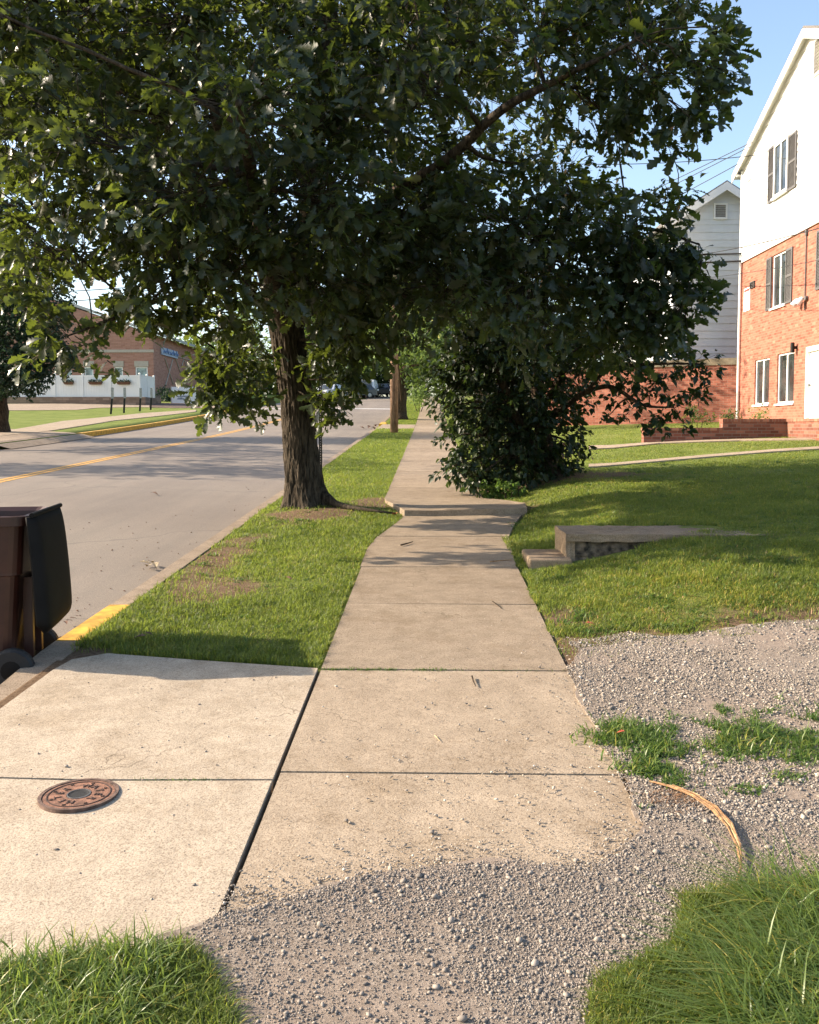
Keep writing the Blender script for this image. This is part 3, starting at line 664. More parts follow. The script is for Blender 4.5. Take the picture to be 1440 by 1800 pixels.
def leaf_card():
    V = [(0, 0, 0), (-.3, .4, .06), (.3, .45, .06), (0, 1, -.1)]
    return np.array(V), np.array([(0, 3, 1), (0, 2, 3)])
OAK, SIM, CARD = leaf_oak(), leaf_simple(), leaf_card()
def nrm(a): return a/np.maximum(np.linalg.norm(a, axis=-1, keepdims=True), 1e-9)
def leafmesh(name, pos_, dir_, size, tmpl, mat, parent, rtilt=.7, droop=.35):
    V, Fc = tmpl; n = len(pos_)
    d = nrm(dir_+np.array([0, 0, -droop])); up = np.array([0, 0, 1.])+rng.normal(0, rtilt, (n, 3))
    x_ = nrm(np.cross(d, up)); z_ = np.cross(x_, d)
    W = pos_[:, None]+size[:, None, None]*(V[None, :, 0:1]*x_[:, None]+V[None, :, 1:2]*d[:, None]+V[None, :, 2:3]*z_[:, None])
    FF = (Fc[None]+(np.arange(n)*len(V))[:, None, None]).reshape(-1, 3)
    r_ = np.clip(rng.uniform(0, 1, n)*.75+.5*(n2(pos_[:, 0]+pos_[:, 2]*.7, pos_[:, 1]+pos_[:, 2]*.5, 1.1, 4)-.25), 0, 1); r_ = np.where(rng.uniform(0, 1, n) < .012, 1, r_)
    return npmesh(name, W.reshape(-1, 3), FF, mat, parent, attrs={'rnd': np.repeat(r_, len(V))})
def prisms(A, B, r0, r1):
    d = nrm(B-A); x_ = nrm(np.cross(d, np.array([.3, .2, 1.]))); y_ = np.cross(d, x_); n = len(A); vs = []
    for P_, r_ in ((A, r0), (B, r1)):
        for k in range(3):
            a = 2*np.pi*k/3; vs.append(P_+(x_*math.cos(a)+y_*math.sin(a))*r_)
    V = np.stack(vs, 1); T = np.array([(0, 1, 4, 3), (1, 2, 5, 4), (2, 0, 3, 5)])
    return V.reshape(-1, 3), (T[None]+(np.arange(n)*6)[:, None, None]).reshape(-1, 4)
def tree(name, label, cat, base, skel, blobs, leafm, tmpl, lsize, per=8, dens=60, barkm='bark', trunkmb=None, group=None, squash=.85, limb_r=.045, twig=True, spread=.5, clearcam=2.4, extra=None, rt=.7, droop=.35, shell=2.0):
    """skel: list of (points, radii) polylines in world; blobs: (centre, radius, density factor)"""
    root = thing(name, label, cat, base, group)
    mb = trunkmb or MB(); nodes = []
    for pts, rad in skel:
        # smooth polyline
        P_ = [Vector(p) for p in pts]; out, rr = [], []
        for i in range(len(P_)-1):
            a, b_ = P_[max(i-1, 0)], P_[i]; c, d = P_[i+1], P_[min(i+2, len(P_)-1)]
            for k in range(5):
                t = k/5; q = .5*((2*b_)+(-a+c)*t+(2*a-5*b_+4*c-d)*t*t+(-a+3*b_-3*c+d)*t**3)
                r_ = rad[i]*(1-t)+rad[i+1]*t; out.append(q+Vector(noise.noise_vector(q*2))*r_*.35); rr.append(r_)
        out.append(P_[-1]); rr.append(rad[-1])
        mb.tube(out, rr, 10); nodes += [(p, r_) for p, r_ in zip(out, rr) if p.z > 1.4 or len(blobs) < 3 or r_ < .06]
    bm_ = mb; PA, PB = [], []; L, D, SZ = [], [], []
    cen = np.mean([np.array(b_[0]) for b_ in blobs], 0)
    for bi, (c, r_, df) in enumerate(blobs):
        c = Vector(c); best = min(nodes, key=lambda q: (q[0]-c).length+max(0, q[0].z-c.z)*.8)
        st = best[0]; mid = st.lerp(c, .5)+Vector((random.uniform(-.6, .6), random.uniform(-.6, .6), random.uniform(-.2, .4)))*min(1, (c-st).length*.4)
        rr0 = min(best[1]*.6, limb_r*(.5+.3*min(2.2, (c-st).length)))
        pts = []
        for k in range(9):
            t = k/8; q = st*(1-t)**2+mid*2*t*(1-t)+c*t*t
            pts.append(q+Vector(noise.noise_vector(q*3))*.05)
        bm_.tube(pts, [rr0*(1-.75*k/8) for k in range(9)], 5)
        n = int(dens*r_*r_*df); u = nrm(rng.normal(0, 1, (n, 3))); rad = r_*rng.uniform(0, 1, n)**(1/shell)
        off = u*rad[:, None]*np.array([1, 1, squash]); off *= (1+.35*(n2(u[:, 0]*2+bi, u[:, 2]*2+u[:, 1], 1.6, bi)-.5))[:, None]
        C_ = np.array(c)+off
        ti = rng.integers(3, 9, n); ax = np.array([list(p) for p in pts])[ti]; far_ = np.linalg.norm(ax-C_, axis=1) > r_*1.6; ax = np.where(far_[:, None], np.array(c), ax)
        PA.append(ax+(C_-ax)*rng.uniform(0., .45, (n, 1))); PB.append(C_)
        out = nrm(C_-np.array(c))*.7+nrm(C_-cen)*.3
        for k in range(per):
            dd = out*.55+rng.normal(0, 1, (n, 3))*spread*1.1; dd[:, 2] *= .7
            L.append(C_+rng.normal(0, .04, (n, 3))*lsize/.14); D.append(nrm(dd)); SZ.append(lsize*np.clip(rng.normal(.85, .25, n), .35, 1.4))
    L = np.concatenate(L); D = np.concatenate(D); SZ = np.concatenate(SZ)
    if extra is not None:
        k_ = extra(L); L, D, SZ = L[k_], D[k_], SZ[k_]
    cd_ = np.linalg.norm(L-np.array(CAM), axis=1); k_ = (cd_ > clearcam) & (L[:, 2] > h(L[:, 0], L[:, 1])+.02)
    L, D, SZ = L[k_], D[k_], SZ[k_]
    bm_.build('trunk', MT[barkm], root, smooth=True)
    if twig:
        A, B = np.concatenate(PA), np.concatenate(PB); V, Fc = prisms(A, B, .006*lsize/.14, .002*lsize/.14)
        npmesh('twigs', V, Fc, MT[barkm], root)
    leafmesh('crown', L, D, SZ, tmpl, MT[leafm], root, rt, droop); return root

def T3(lst): return [P(*q) for q in lst]
# --- street oak
tb = G(538, 893); tbx, tby, tbz = tb.x, 12.3, hz(tb.x, 12.3)
def trunk_bark():
    mb = MB(); NA, NL = 150, 190; path = [P(538, 893, 12.3), P(529, 800, 12.3), P(522, 700, 12.3), P(508, 610, 12.3), P(500, 540, 12.25)]
    path[0].z = tbz-.05
    V = np.zeros((NL, NA, 3)); zs = [p.z for p in path]; z0, z1 = zs[0], zs[-1]
    tt = np.linspace(0, 1, NL)**1.15
    for i, t in enumerate(tt):
        z = z0+(z1-z0)*t; cx = np.interp(z, zs, [p.x for p in path]); cy = np.interp(z, zs, [p.y for p in path])
        a = np.linspace(0, 2*np.pi, NA, endpoint=False)
        r_ = .238-.012*min(1, (z-z0)/1.5)+.05*max(0, (z-z0-1.9))*.6
        fl = math.exp(-max(0, z-z0-.02)/.14)*.11+math.exp(-max(0, z-z0)/.5)*.05
        lob = .5+.5*np.cos(5*a+.4)+1.5*np.exp(-((np.angle(np.exp(1j*(a+.12))))/.35)**2)+.6*np.exp(-((np.angle(np.exp(1j*(a-2.9))))/.4)**2)
        rr = r_+fl*(.35+.65*lob)
        k = np.arange(NA)
        rid = np.array([noise.noise((math.cos(q)*6.5, math.sin(q)*6.5, z*2.6)) for q in a]); rid2 = np.array([noise.noise((math.cos(q)*13, math.sin(q)*13, z*4.5+3)) for q in a])
        rr = rr - .016*np.exp(-(rid/.09)**2) + .014*rid2 - .010*np.exp(-(rid2/.10)**2)
        V[i, :, 0] = cx+rr*np.cos(a); V[i, :, 1] = cy+rr*np.sin(a); V[i, :, 2] = z
    mb.v = [tuple(v) for v in V.reshape(-1, 3)]
    for i in range(NL-1):
        for j in range(NA): a, b_ = i*NA+j, i*NA+(j+1) % NA; mb.f.append((a, b_, b_+NA, a+NA))
    # surface roots
    mb.tube([(tbx+.22, tby-.06, tbz+.13), (tbx+.40, tby-.18, tbz+.045), (tbx+.6, tby-.36, tbz+.015), (tbx+.9, tby-.6, tbz-.0), (tbx+1.25, tby-.75, tbz-.03)], [.10, .05, .032, .022, .012], 10)
    return mb
skA = [(T3([(508, 600, 12.3), (488, 520, 12), (440, 380, 11.5), (395, 240, 11), (362, 60, 10.6), (350, -120, 10.4)]), [.22, .19, .15, .11, .085, .05]),
       (T3([(505, 600, 12.3), (520, 500, 12.2), (545, 380, 12.3), (560, 180, 12.6), (590, -60, 12.8), (600, -300, 13)]), [.2, .18, .16, .13, .10, .05]),
       (T3([(515, 560, 12.2), (590, 440, 11.6), (700, 340, 10.9), (800, 270, 10.2), (880, 195, 9.8), (980, 140, 9.3), (1120, 70, 9)]), [.12, .09, .075, .062, .05, .035, .015]),
       (T3([(495, 560, 12.2), (470, 440, 10.6), (440, 300, 8.9), (420, 180, 7.4)]), [.12, .09, .06, .03]),
       (T3([(530, 420, 12.2), (600, 220, 12), (650, 200, 11.6), (720, 190, 11), (760, 120, 10.5)]), [.1, .08, .07, .05, .03]),
       (T3([(500, 672, 12.3), (468, 652, 12), (430, 655, 11.6), (390, 622, 11.2), (345, 590, 10.8)]), [.03, .024, .018, .014, .01]),
       (T3([(492, 560, 12.2), (400, 500, 11), (300, 520, 9.8), (200, 560, 9.2), (120, 590, 8.9)]), [.06, .045, .03, .02, .008]),
       (T3([(500, 560, 12.3), (640, 520, 12.6), (760, 520, 12.2), (880, 480, 11.5), (1000, 430, 10.8), (1120, 400, 10.4), (1230, 430, 10)]), [.08, .07, .06, .05, .035, .02, .01])]
bl_ = []
def B_(px, py, d, r_, df=1.0): bl_.append((P(px, py, d), r_, df))
for (px, py, d, r_) in [(30, 40, 9, 1.0), (190, 60, 11.5, 1.2), (330, 20, 9.5, 1.0), (480, 30, 12.5, 1.3), (640, 30, 9.5, 1.0), (800, 30, 11.5, 1.2), (950, 50, 9.5, .9), (1080, 40, 10.5, 1.0), (1190, 50, 9.6, .6),
    (-20, 220, 9.5, .9), (120, 230, 8.6, .85), (260, 200, 10.5, 1.1), (430, 180, 8, .8), (560, 200, 10, 1.0), (700, 120, 9, .8), (820, 100, 10.8, .8), (915, 285, 10.8, .4), (1030, 160, 9.6, .7), (1130, 150, 9.2, .6), (1190, 190, 9, .36),
    (60, 370, 8.8, .8), (190, 370, 9.6, .9), (320, 360, 8.6, .85), (450, 340, 10, 1.0), (580, 370, 9, .9), (700, 400, 10.5, 1.0), (640, 270, 12, 1.1), (800, 360, 11.2, .9), (900, 400, 10, .85), (1020, 375, 10.6, .7), (1105, 400, 9.8, .5), 
    (40, 470, 9.6, .45), (250, 420, 9.2, .5), (320, 470, 9, .7), (430, 480, 9.3, .8), (560, 490, 10, .8), (660, 520, 11.3, .8), (780, 500, 10.5, .85), (900, 530, 10, .9), (1000, 480, 10.4, .8), (1100, 520, 10.2, .7), (380, 440, 11, 1.0), (860, 470, 12, 1.0), (560, 440, 12.5, 1.1), (760, 420, 12.5, 1.2),
    (700, 20, 13, 1.4), (560, 100, 14, 1.4), (200, 150, 13, 1.5), (350, 260, 13, 1.4), (30, 180, 12, 1.2), (810, 280, 13.5, .8)]: B_(px, py, d, r_)
# fringes: looser
for (px, py, d, r_, df) in [(1245, 110, 9, .33, 1.2), (1275, 60, 9.1, .22, 1.3), (1240, 180, 9, .22, 1.2), (1170, 255, 9.2, .2, 1.0), (1180, 350, 9.9, .25, 1.0), (1230, 455, 9.9, .2, 1.1), (1195, 430, 9.9, .3, 1.0), (1235, 510, 10, .25, 1.1), (1180, 560, 10, .45, 1.0), (1075, 235, 10, .32, .6), (990, 315, 10.5, .35, .6),
    (20, 520, 9.2, .3, .8), (80, 560, 9.0, .28, .9), (135, 610, 8.9, .2, .8), (180, 575, 9.1, .2, .8), (300, 570, 9.6, .35, 1.0), (215, 520, 9.2, .25, 1.0),
    (380, 560, 10, .4, .9), (350, 640, 10.8, .3, .9), (395, 660, 11.0, .42, 1.0), (440, 640, 11.4, .42, .8), (390, 710, 11, .28, 1.0), (440, 700, 11.3, .32, 1.0), (455, 585, 11.2, .25, .7), (345, 690, 10.8, .18, .9),
    (600, 600, 11.6, .36, 1.0), (610, 660, 11.8, .34, .9), (575, 700, 11.9, .3, 1.1), (590, 735, 11.9, .2, 1.2), (640, 600, 11.9, .45, .9), (560, 640, 12, .3, .9), (600, 560, 11, .5, 1), (185, 630, 9.0, .15, .9), (60, 630, 9, .14, .8)]: B_(px, py, d, r_, df*1.6)
for q in ((1095, 450, 10.2, .5, 1.2), (1120, 540, 10.3, .55, 1.2), (1150, 470, 10.1, .4, 1.2), (1060, 560, 10.6, .6, 1), (1090, 620, 11, .5, 1)): B_(*q)
# upper crown, out of frame; leftmost blobs added to shade the visible crown
for (X_, Y_, Z_, r_) in [(-1.5, 13, 8.6, 1.8), (-3.6, 12, 8.0, 1.6), (.6, 12.5, 8.4, 1.6), (-2, 10, 8.2, 1.5), (0, 10.3, 7.8, 1.4), (-4.6, 13.5, 6.8, 1.5), (2.6, 11.5, 7.6, 1.4), (-1.5, 15.5, 7.4, 1.7), (1, 15, 7.2, 1.6), (-4.0, 9.8, 6.2, 1.2), (-1.5, 12.5, 10.4, 1.4), (2.2, 9.6, 6.6, 1.0), (-6, 11.2, 6.9, 1.2), (-5.6, 9.2, 6.3, 1.1), (-6.2, 13.2, 6.8, 1.2), (-5, 8.2, 6.6, 1.1), (-3.6, 8, 6.8, 1.1), (-2, 8.2, 7, 1.1), (-4.6, 7.4, 5.4, .7)]: bl_.append((Vector((X_, Y_, Z_)), r_, .55))
def oakcut(L):
    # keep the low lit passage over the kerb clear, as the real limbs leave it
    return ~((L[:, 2] < 2.2) & (L[:, 0] < -4.2))
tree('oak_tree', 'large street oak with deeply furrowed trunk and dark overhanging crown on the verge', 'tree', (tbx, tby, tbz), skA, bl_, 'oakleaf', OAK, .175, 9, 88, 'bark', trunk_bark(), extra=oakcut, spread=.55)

# --- dark tree and shrub right of the sidewalk
b2 = Vector((2.05, 15.0, hz(2.05, 15.0)))
skB = [([b2-Vector((0, 0, .1)), P(955, 760, 15), P(945, 660, 15), P(950, 540, 14.6), P(980, 420, 14.2), P(1000, 330, 14)], [.17, .13, .12, .10, .07, .03]),
       ([b2+Vector((.1, -.1, 0)), P(925, 770, 14.6), P(890, 690, 14.2), P(850, 600, 13.8), P(820, 520, 13.6)], [.10, .08, .07, .05, .02]),
       (T3([(948, 740, 15), (985, 720, 14.6), (1030, 690, 14.2), (1075, 680, 13.9), (1130, 712, 13.6), (1185, 716, 13.4)]), [.06, .05, .04, .035, .025, .01]),
       (T3([(950, 720, 15), (985, 665, 14.7), (1010, 620, 14.5), (1080, 560, 14)]), [.06, .05, .04, .02]),
       (T3([(1030, 690, 14.2), (1070, 650, 14), (1150, 640, 13.6), (1240, 640, 13.3)]), [.03, .028, .02, .01])]
bB = [(P(*q[:3]), q[3], 1.5) for q in ((805, 600, 13.8, .5), (790, 655, 14, .36), (835, 640, 14, .5), (800, 720, 14, .35), (880, 620, 13.8, .6))]
for (px, py, d, r_, df) in [(850, 590, 13.8, .8, 1), (960, 600, 14, .9, 1), (1060, 590, 13.8, .8, 1), (1150, 600, 13.6, .6, 1), (1215, 640, 13.4, .38, 1.1), (1250, 650, 13.3, .2, 1.1), (1120, 650, 13.7, .5, 1), (820, 660, 14, .6, 1.1), (900, 670, 14.3, .9, 1.2), (990, 660, 14.5, .55, .9), (840, 740, 14.3, .62, 1.25), (920, 760, 14.4, .75, 1.3), (985, 755, 14.3, .5, 1.2), (1015, 790, 14.5, .3, 1.1), (830, 810, 14.0, .42, 1.3), (900, 820, 14.1, .5, 1.3), (960, 830, 14.6, .45, 1.2), (822, 850, 13.6, .24, 1.5), (795, 770, 14, .28, 1.1), (785, 715, 14, .3, 1.0), (1060, 735, 14, .18, .9), (1110, 720, 13.7, .26, 1.0), (1160, 735, 13.5, .3, 1.0), (1195, 700, 13.4, .3, 1.0), (1200, 745, 13.4, .14, 1.0), (1085, 700, 13.9, .22, .8), (1150, 680, 13.6, .35, 1), (1230, 690, 13.3, .18, 1.), (870, 520, 14.4, 1, .8), (1000, 510, 14.6, 1.1, .8), (1020, 400, 14.2, .9, .7), (760, 650, 14, .3, .8), (980, 300, 14, .7, .6), (1030, 620, 15.3, 1.0, .8), (930, 700, 15.4, .9, .9), (870, 760, 14.6, .7, 1.6), (840, 830, 14.2, .4, 2), (880, 850, 14.2, .38, 2), (940, 820, 14.9, .6, 1.6), (990, 820, 15, .45, 1.6), (800, 820, 13.9, .28, 1.8), (890, 790, 15.2, .8, 1.5), (850, 690, 14.6, .8, 1.3), (950, 700, 15, .8, 1.3), (1000, 700, 15, .5, 1.2), (960, 860, 14.6, .25, 2)]:
    bB.append((P(px, py, d), r_, df))
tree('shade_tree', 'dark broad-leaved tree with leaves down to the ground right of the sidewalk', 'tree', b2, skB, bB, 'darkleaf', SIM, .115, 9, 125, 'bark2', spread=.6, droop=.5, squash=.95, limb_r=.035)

# --- trees further away
def simple_tree(name, label, X_, Y_, ht, blobs, leafm, lsize, dens, tr=.2, group=None, barkm='bark2', z=None, rt=.8, cat='tree', lean=0):
    z0 = hz(X_, Y_); c = np.mean([np.array(b_[0]) for b_ in blobs], 0)
    top = Vector((c[0]*.5+X_*.5, c[1], z0+ht*.8))
    sk = [([(X_, Y_, z0-.2), (X_+lean*.1, Y_, z0+ht*.1), Vector((X_, Y_, z0)).lerp(top, .45), top], [tr*1.25, tr, tr*.8, tr*.2])]
    return tree(name, label, cat, (X_, Y_, z0), sk, blobs, leafm, CARD, lsize, 6, dens, barkm, group=group, limb_r=tr*.3, twig=False, spread=.9, rt=rt, shell=3)
def blob_ring(px, py, d, n, spread, r_, sq=.7, df=1.0):
    c = P(px, py, d); out = []
    for _ in range(n):
        out.append((c+Vector((random.gauss(0, spread), random.gauss(0, spread*.7), random.gauss(0, spread*sq))), r_*random.uniform(.7, 1.3), df))
    return out
GBT = 'trees further along the street'
gT = G(703, 738)
simple_tree('street_tree', 'mature tree with a thick dark trunk just behind the utility pole', gT.x, gT.y, 12, blob_ring(700, 560, gT.y, 14, 3.4, 1.9)+[(P(740, 640, gT.y-2), 1.6, 1), (P(780, 650, gT.y), 1.8, 1), (P(640, 610, gT.y-3), 1.6, 1), (P(725, 600, gT.y-3), 1.8, 1)], 'farleaf', .26, 30, .38, GBT)
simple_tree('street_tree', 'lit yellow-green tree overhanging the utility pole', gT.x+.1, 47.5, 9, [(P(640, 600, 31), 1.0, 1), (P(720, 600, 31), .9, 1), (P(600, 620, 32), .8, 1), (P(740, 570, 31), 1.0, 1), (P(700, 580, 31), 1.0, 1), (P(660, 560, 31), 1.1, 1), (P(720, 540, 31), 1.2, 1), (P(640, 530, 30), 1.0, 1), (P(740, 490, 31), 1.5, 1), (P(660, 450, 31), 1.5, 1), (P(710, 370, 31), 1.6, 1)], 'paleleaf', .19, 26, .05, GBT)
simple_tree('street_tree', 'green tree filling the gap between the pole and the dark tree', 3.2, 58, 12, blob_ring(830, 560, 58, 12, 3.2, 2.0)+[(P(800, 640, 56), 1.8, 1), (P(860, 650, 58), 1.8, 1), (P(790, 670, 60), 1.4, 1)], 'farleaf', .27, 26, .3, GBT)
simple_tree('street_tree', 'tall green tree beyond the far end of the road', -3, 112, 16, blob_ring(700, 600, 112, 14, 5, 3.2), 'farleaf', .5, 16, .4, GBT)
simple_tree('street_tree', 'round tree on the far left side of the road beyond the cars', -17, 100, 14, blob_ring(500, 610, 100, 14, 4.5, 3)+[(P(560, 640, 100), 2.4, 1), (P(450, 650, 98), 2.4, 1)], 'farleaf', .45, 18, .4, GBT)
simple_tree('street_tree', 'leafy tree at the road bend behind the parked cars', -10, 118, 14, blob_ring(610, 620, 118, 12, 5, 3.2), 'bluegreen', .5, 16, .4, GBT)
simple_tree('street_tree', 'pale green tree behind the clinic roof', -29, 118, 14, blob_ring(385, 620, 118, 14, 5, 3.2), 'paleleaf', .5, 14, .4, GBT)
simple_tree('street_tree', 'tree right of the sidewalk near the far crest', 5, 95, 13, blob_ring(850, 610, 95, 12, 4, 2.8), 'farleaf', .45, 16, .3, GBT)
# left dark tree across the street and its out-of-view neighbours that shade the road
cL = P(40, 560, 33)
simple_tree('maple_tree', 'dense blue-green tree across the street at the left edge', cL.x-1.5, 34, 12, [(P(-30, 520, 33), 2.2, 1), (P(50, 520, 33), 1.8, 1), (P(20, 600, 32.5), 1.7, 1), (P(75, 600, 33), 1.15, 1.1), (P(90, 640, 33), .9, 1.2), (P(30, 650, 32.5), 1.2, 1.2), (P(-40, 640, 33), 1.8, 1.1), (P(70, 560, 34), 1.3, 1), (P(-60, 420, 34), 2.6, 1), (P(40, 440, 34), 2.2, 1), (P(100, 470, 33), 1.0, 1), (P(-30, 340, 34), 2.6, .8), (P(110, 625, 33.5), .6, 1.2), (P(60, 672, 33), .55, 1.2), (P(10, 680, 33), .7, 1.1)], 'bluegreen', .18, 120, .35)
for (X_, Y_, ht) in ((-19.5, 21.5, 11), (-19.5, 27.5, 10.5), (-20, 49, 10.5)):
    simple_tree('maple_tree', {21.5: 'leafy roadside tree left of the view, nearest the camera', 27.5: 'leafy roadside tree left of the view, beside the lot', 49: 'leafy roadside tree on the far bank'}[Y_], X_, Y_, ht,
        [(Vector((X_+random.gauss(0, 1.3), Y_+random.gauss(0, 1.2), hz(X_, Y_)+ht*.6+random.gauss(0, 1.2))), 1.7, 1) for _ in range(9)], 'bluegreen', .25, 22, .25) if Y_ < 40 else None
# small pale shrub and low shrubs
g_s = G(737, 718)
def shrub(name, label, px, py, d, r_, leafm, lsize, dens, n=4, group=None, cat='shrub'):
    c = P(px, py, d); z0 = hz(c.x, c.y); bs = []
    for _ in range(n): bs.append((Vector((c.x+random.gauss(0, r_*.35), c.y+random.gauss(0, r_*.3), max(z0+r_*.35, c.z+random.gauss(0, r_*.25)))), r_*random.uniform(.55, .8), 1))
    sk = [([(c.x+dx*.1, c.y, z0-.05), (c.x+dx*r_*.4, c.y, z0+r_*.8)], [.02*r_+.008, .006]) for dx in (-1, 0, 1)]
    return tree(name, label, cat, (c.x, c.y, z0), sk, bs, leafm, CARD, lsize, 6, dens, 'bark2', group=group, limb_r=.015, twig=False, spread=.9, rt=.8)
shrub('shrub', 'pale bushy shrub on the verge right of the thick trunk', 737, 697, 58, 1.15, 'paleleaf', .16, 60, 6)
shrub('shrub', 'small green shrub against the brick wall behind the low planter', 1226, 724, 25, .38, 'farleaf', .07, 300)
shrub('shrub', 'rounded green shrub behind the planter wall, left of the pair', 1292, 731, 22.6, .36, 'farleaf', .055, 420)
shrub('shrub', 'yellowish shrub behind the planter wall under the window, right of the pair', 1325, 730, 22.4, .34, 'paleleaf', .055, 300)
shrub('shrub', 'dark shrub between the brick clinic and the white sign', 292, 698, 74, 1.15, 'bluegreen', .2, 60, 6)
for (px, py, d, lb) in ((868, 862, 13.6, 'scruffy low weeds at the foot of the dark tree beside the sidewalk lip'), (900, 866, 13.4, 'yellowish weeds at the foot of the dark tree on the lawn side')):
    shrub('weed_clump', lb, px, py, d, .24, 'weed', .06, 500, 5, cat='weeds')

# ---------------------------------------------------------------- buildings
def facade(mb, plane, c, u0, u1, z0, z1, holes, depth, sgn):
    """plane 'X' (wall at x=c, u=y) or 'Y'; sgn: direction into the wall"""
    def v(u, z, d=0): return (c+sgn*d, u, z) if plane == 'X' else (u, c+sgn*d, z)
    us = sorted({u0, u1, *[q for hh in holes for q in hh[:2]]}); zs = sorted({z0, z1, *[q for hh in holes for q in hh[2:]]})
    for a, b_ in zip(us[:-1], us[1:]):
        for p, q in zip(zs[:-1], zs[1:]):
            um, zm = (a+b_)/2, (p+q)/2
            if any(hh[0] < um < hh[1] and hh[2] < zm < hh[3] for hh in holes): continue
            mb.add([v(a, p), v(b_, p), v(b_, q), v(a, q)], [(0, 1, 2, 3)])
    for a, b_, p, q in holes:
        mb.add([v(a, p), v(b_, p), v(b_, q), v(a, q), v(a, p, depth), v(b_, p, depth), v(b_, q, depth), v(a, q, depth)], [(0, 1, 5, 4), (1, 2, 6, 5), (2, 3, 7, 6), (3, 0, 4, 7)])
def siding(mb, plane, c, sgn, zlo, zhi, urange, holes, exp=.2):
    def v(u, z, d): return (c-sgn*d, u, z) if plane == 'X' else (u, c-sgn*d, z)
    z = zlo
    while z < zhi-1e-4:
        zt = min(z+exp, zhi); cuts = sorted({z, zt, *[q for hh in holes for q in hh[2:4] if z < q < zt]})
        for p, q in zip(cuts[:-1], cuts[1:]):
            a0, b0 = urange(p); a1, b1 = urange(q)
            dp, dq = .022-.018*(p-z)/exp, .022-.018*(q-z)/exp
            iv = [(a0, b0, a1, b1)]
            for hh in holes:
                if hh[2] < (p+q)/2 < hh[3]:
                    nv = []
                    for A0, B0, A1, B1 in iv:
                        if hh[1] <= A0 or hh[0] >= B0: nv.append((A0, B0, A1, B1)); continue
                        if hh[0] > A0: nv.append((A0, hh[0], A1, hh[0]))
                        if hh[1] < B0: nv.append((hh[1], B0, hh[1], B1))
                    iv = nv
            for A0, B0, A1, B1 in iv:
                mb.add([v(A0, p, dp), v(B0, p, dp), v(B1, q, dq), v(A1, q, dq)], [(0, 1, 2, 3)])
                if p == z: mb.add([v(A0, p, dp), v(B0, p, dp), v(B0, p, .002), v(A0, p, .002)], [(0, 1, 2, 3)])
        z = zt
HX = 10.0
def rc(pl, pr, pt, pb, X=HX):
    """image rectangle on the facade plane -> y0,y1,z0,z1"""
    m = (pl+pr)/2; return [onX(pr, 700, X).y, onX(pl, 700, X).y, onX(m, pb, X).z, onX(m, pt, X).z]
H1 = thing('brick_house', 'tall house with orange brick lower storeys and white clapboard gable at the right edge', 'house', (HX, 28.6, hz(HX, 28)))
yF = onX(1303, 500, HX).y; yP = onX(1427, 50, HX).y; yN = 2*yP-yF
zb = onX(1303, 462, HX).z; zE = onX(1303, 300, HX).z; zP = onX(1427, 55, HX).z; zg = hz(HX, 25)-.8
hW1, hW1b = rc(1356.5, 1380, 255, 347), rc(1449, 1468, 200, 305)
hW2, hW2b = rc(1352, 1376.5, 447, 540), rc(1443, 1466, 396, 500)
hW3, hW4 = rc(1326, 1351.5, 631, 711), rc(1365, 1395, 620, 709)
hD = rc(1416, 1462, 606, 737); hD[2] = 1.75
mb = MB(); facade(mb, 'X', HX, yN, yF, zg, zb, [hW2, hW2b, hW3, hW4, hD], .11, 1)
mb.box(HX+.115, HX+9, yN, yF-.002, zg, zb-.002); mb.build('wall', MT['brickf'], H1)
gab = lambda z: (yN+max(0, z-zE)*(yP-yN)/(zP-zE), yF-max(0, z-zE)*(yF-yP)/(zP-zE))
mb = MB(); siding(mb, 'X', HX-.03, 1, zb, zE, lambda z: (yN-.02, yF+.02), [hW1, hW1b], .22); siding(mb, 'X', HX-.03, 1, zE, zP-.02, gab, [hW1, hW1b], .22)
mb.add([(HX, yN, zb), (HX, yF, zb), (HX, yF, zE), (HX, yP, zP), (HX, yN, zE), (HX+9, yN, zb), (HX+9, yF, zb), (HX+9, yF, zE), (HX+9, yP, zP), (HX+9, yN, zE)],
       [(0, 1, 2, 3, 4), (5, 9, 8, 7, 6), (1, 6, 7, 2), (0, 4, 9, 5)])
mb.box(HX-.055, HX+9.02, yN-.03, yF+.03, zb-.03, zb)
mb.build('siding', MT['siding'], H1)
# roof slabs with rake boards
mb = MB(); tr = MB()
for s_, ye in ((1, yF), (-1, yN)):
    sl_ = (zP-zE)/abs(ye-yP); eo = .42; yo = ye+s_*eo; zo = zE-sl_*eo
    A = [(HX-.22, yo, zo+.06), (HX-.22, yP, zP+.06), (HX+9.2, yP, zP+.06), (HX+9.2, yo, zo+.06)]
    mb.add(A+[(x_, y_, z_+.09) for x_, y_, z_ in A], [(0, 3, 2, 1), (4, 5, 6, 7), (0, 1, 5, 4), (1, 2, 6, 5), (2, 3, 7, 6), (3, 0, 4, 7)])
    for xx, tk, zz in ((HX-.24, .03, .20), ):
        A = [(xx, yo, zo-zz+.03), (xx, yP, zP-zz+.03), (xx, yP, zP+.07), (xx, yo, zo+.07)]
        tr.add(A+[(x_+tk, y_, z_) for x_, y_, z_ in A], [(0, 1, 2, 3), (4, 7, 6, 5), (0, 4, 5, 1), (1, 5, 6, 2), (2, 6, 7, 3), (3, 7, 4, 0)])
    A = [(HX-.2, yo, zo-.02), (HX-.2, yP, zP-.02), (HX+.0, yP, zP-.02), (HX+.0, yo, zo-.02)]
    tr.add(A, [(0, 1, 2, 3)])
    tr.box(HX-.2, HX+9.1, min(ye, yo), max(ye, yo), zo-.06, zo-.0)
rf = mb.build('roof', MT['roof'], H1); tr.build('rake_board', MT['trim'], H1)
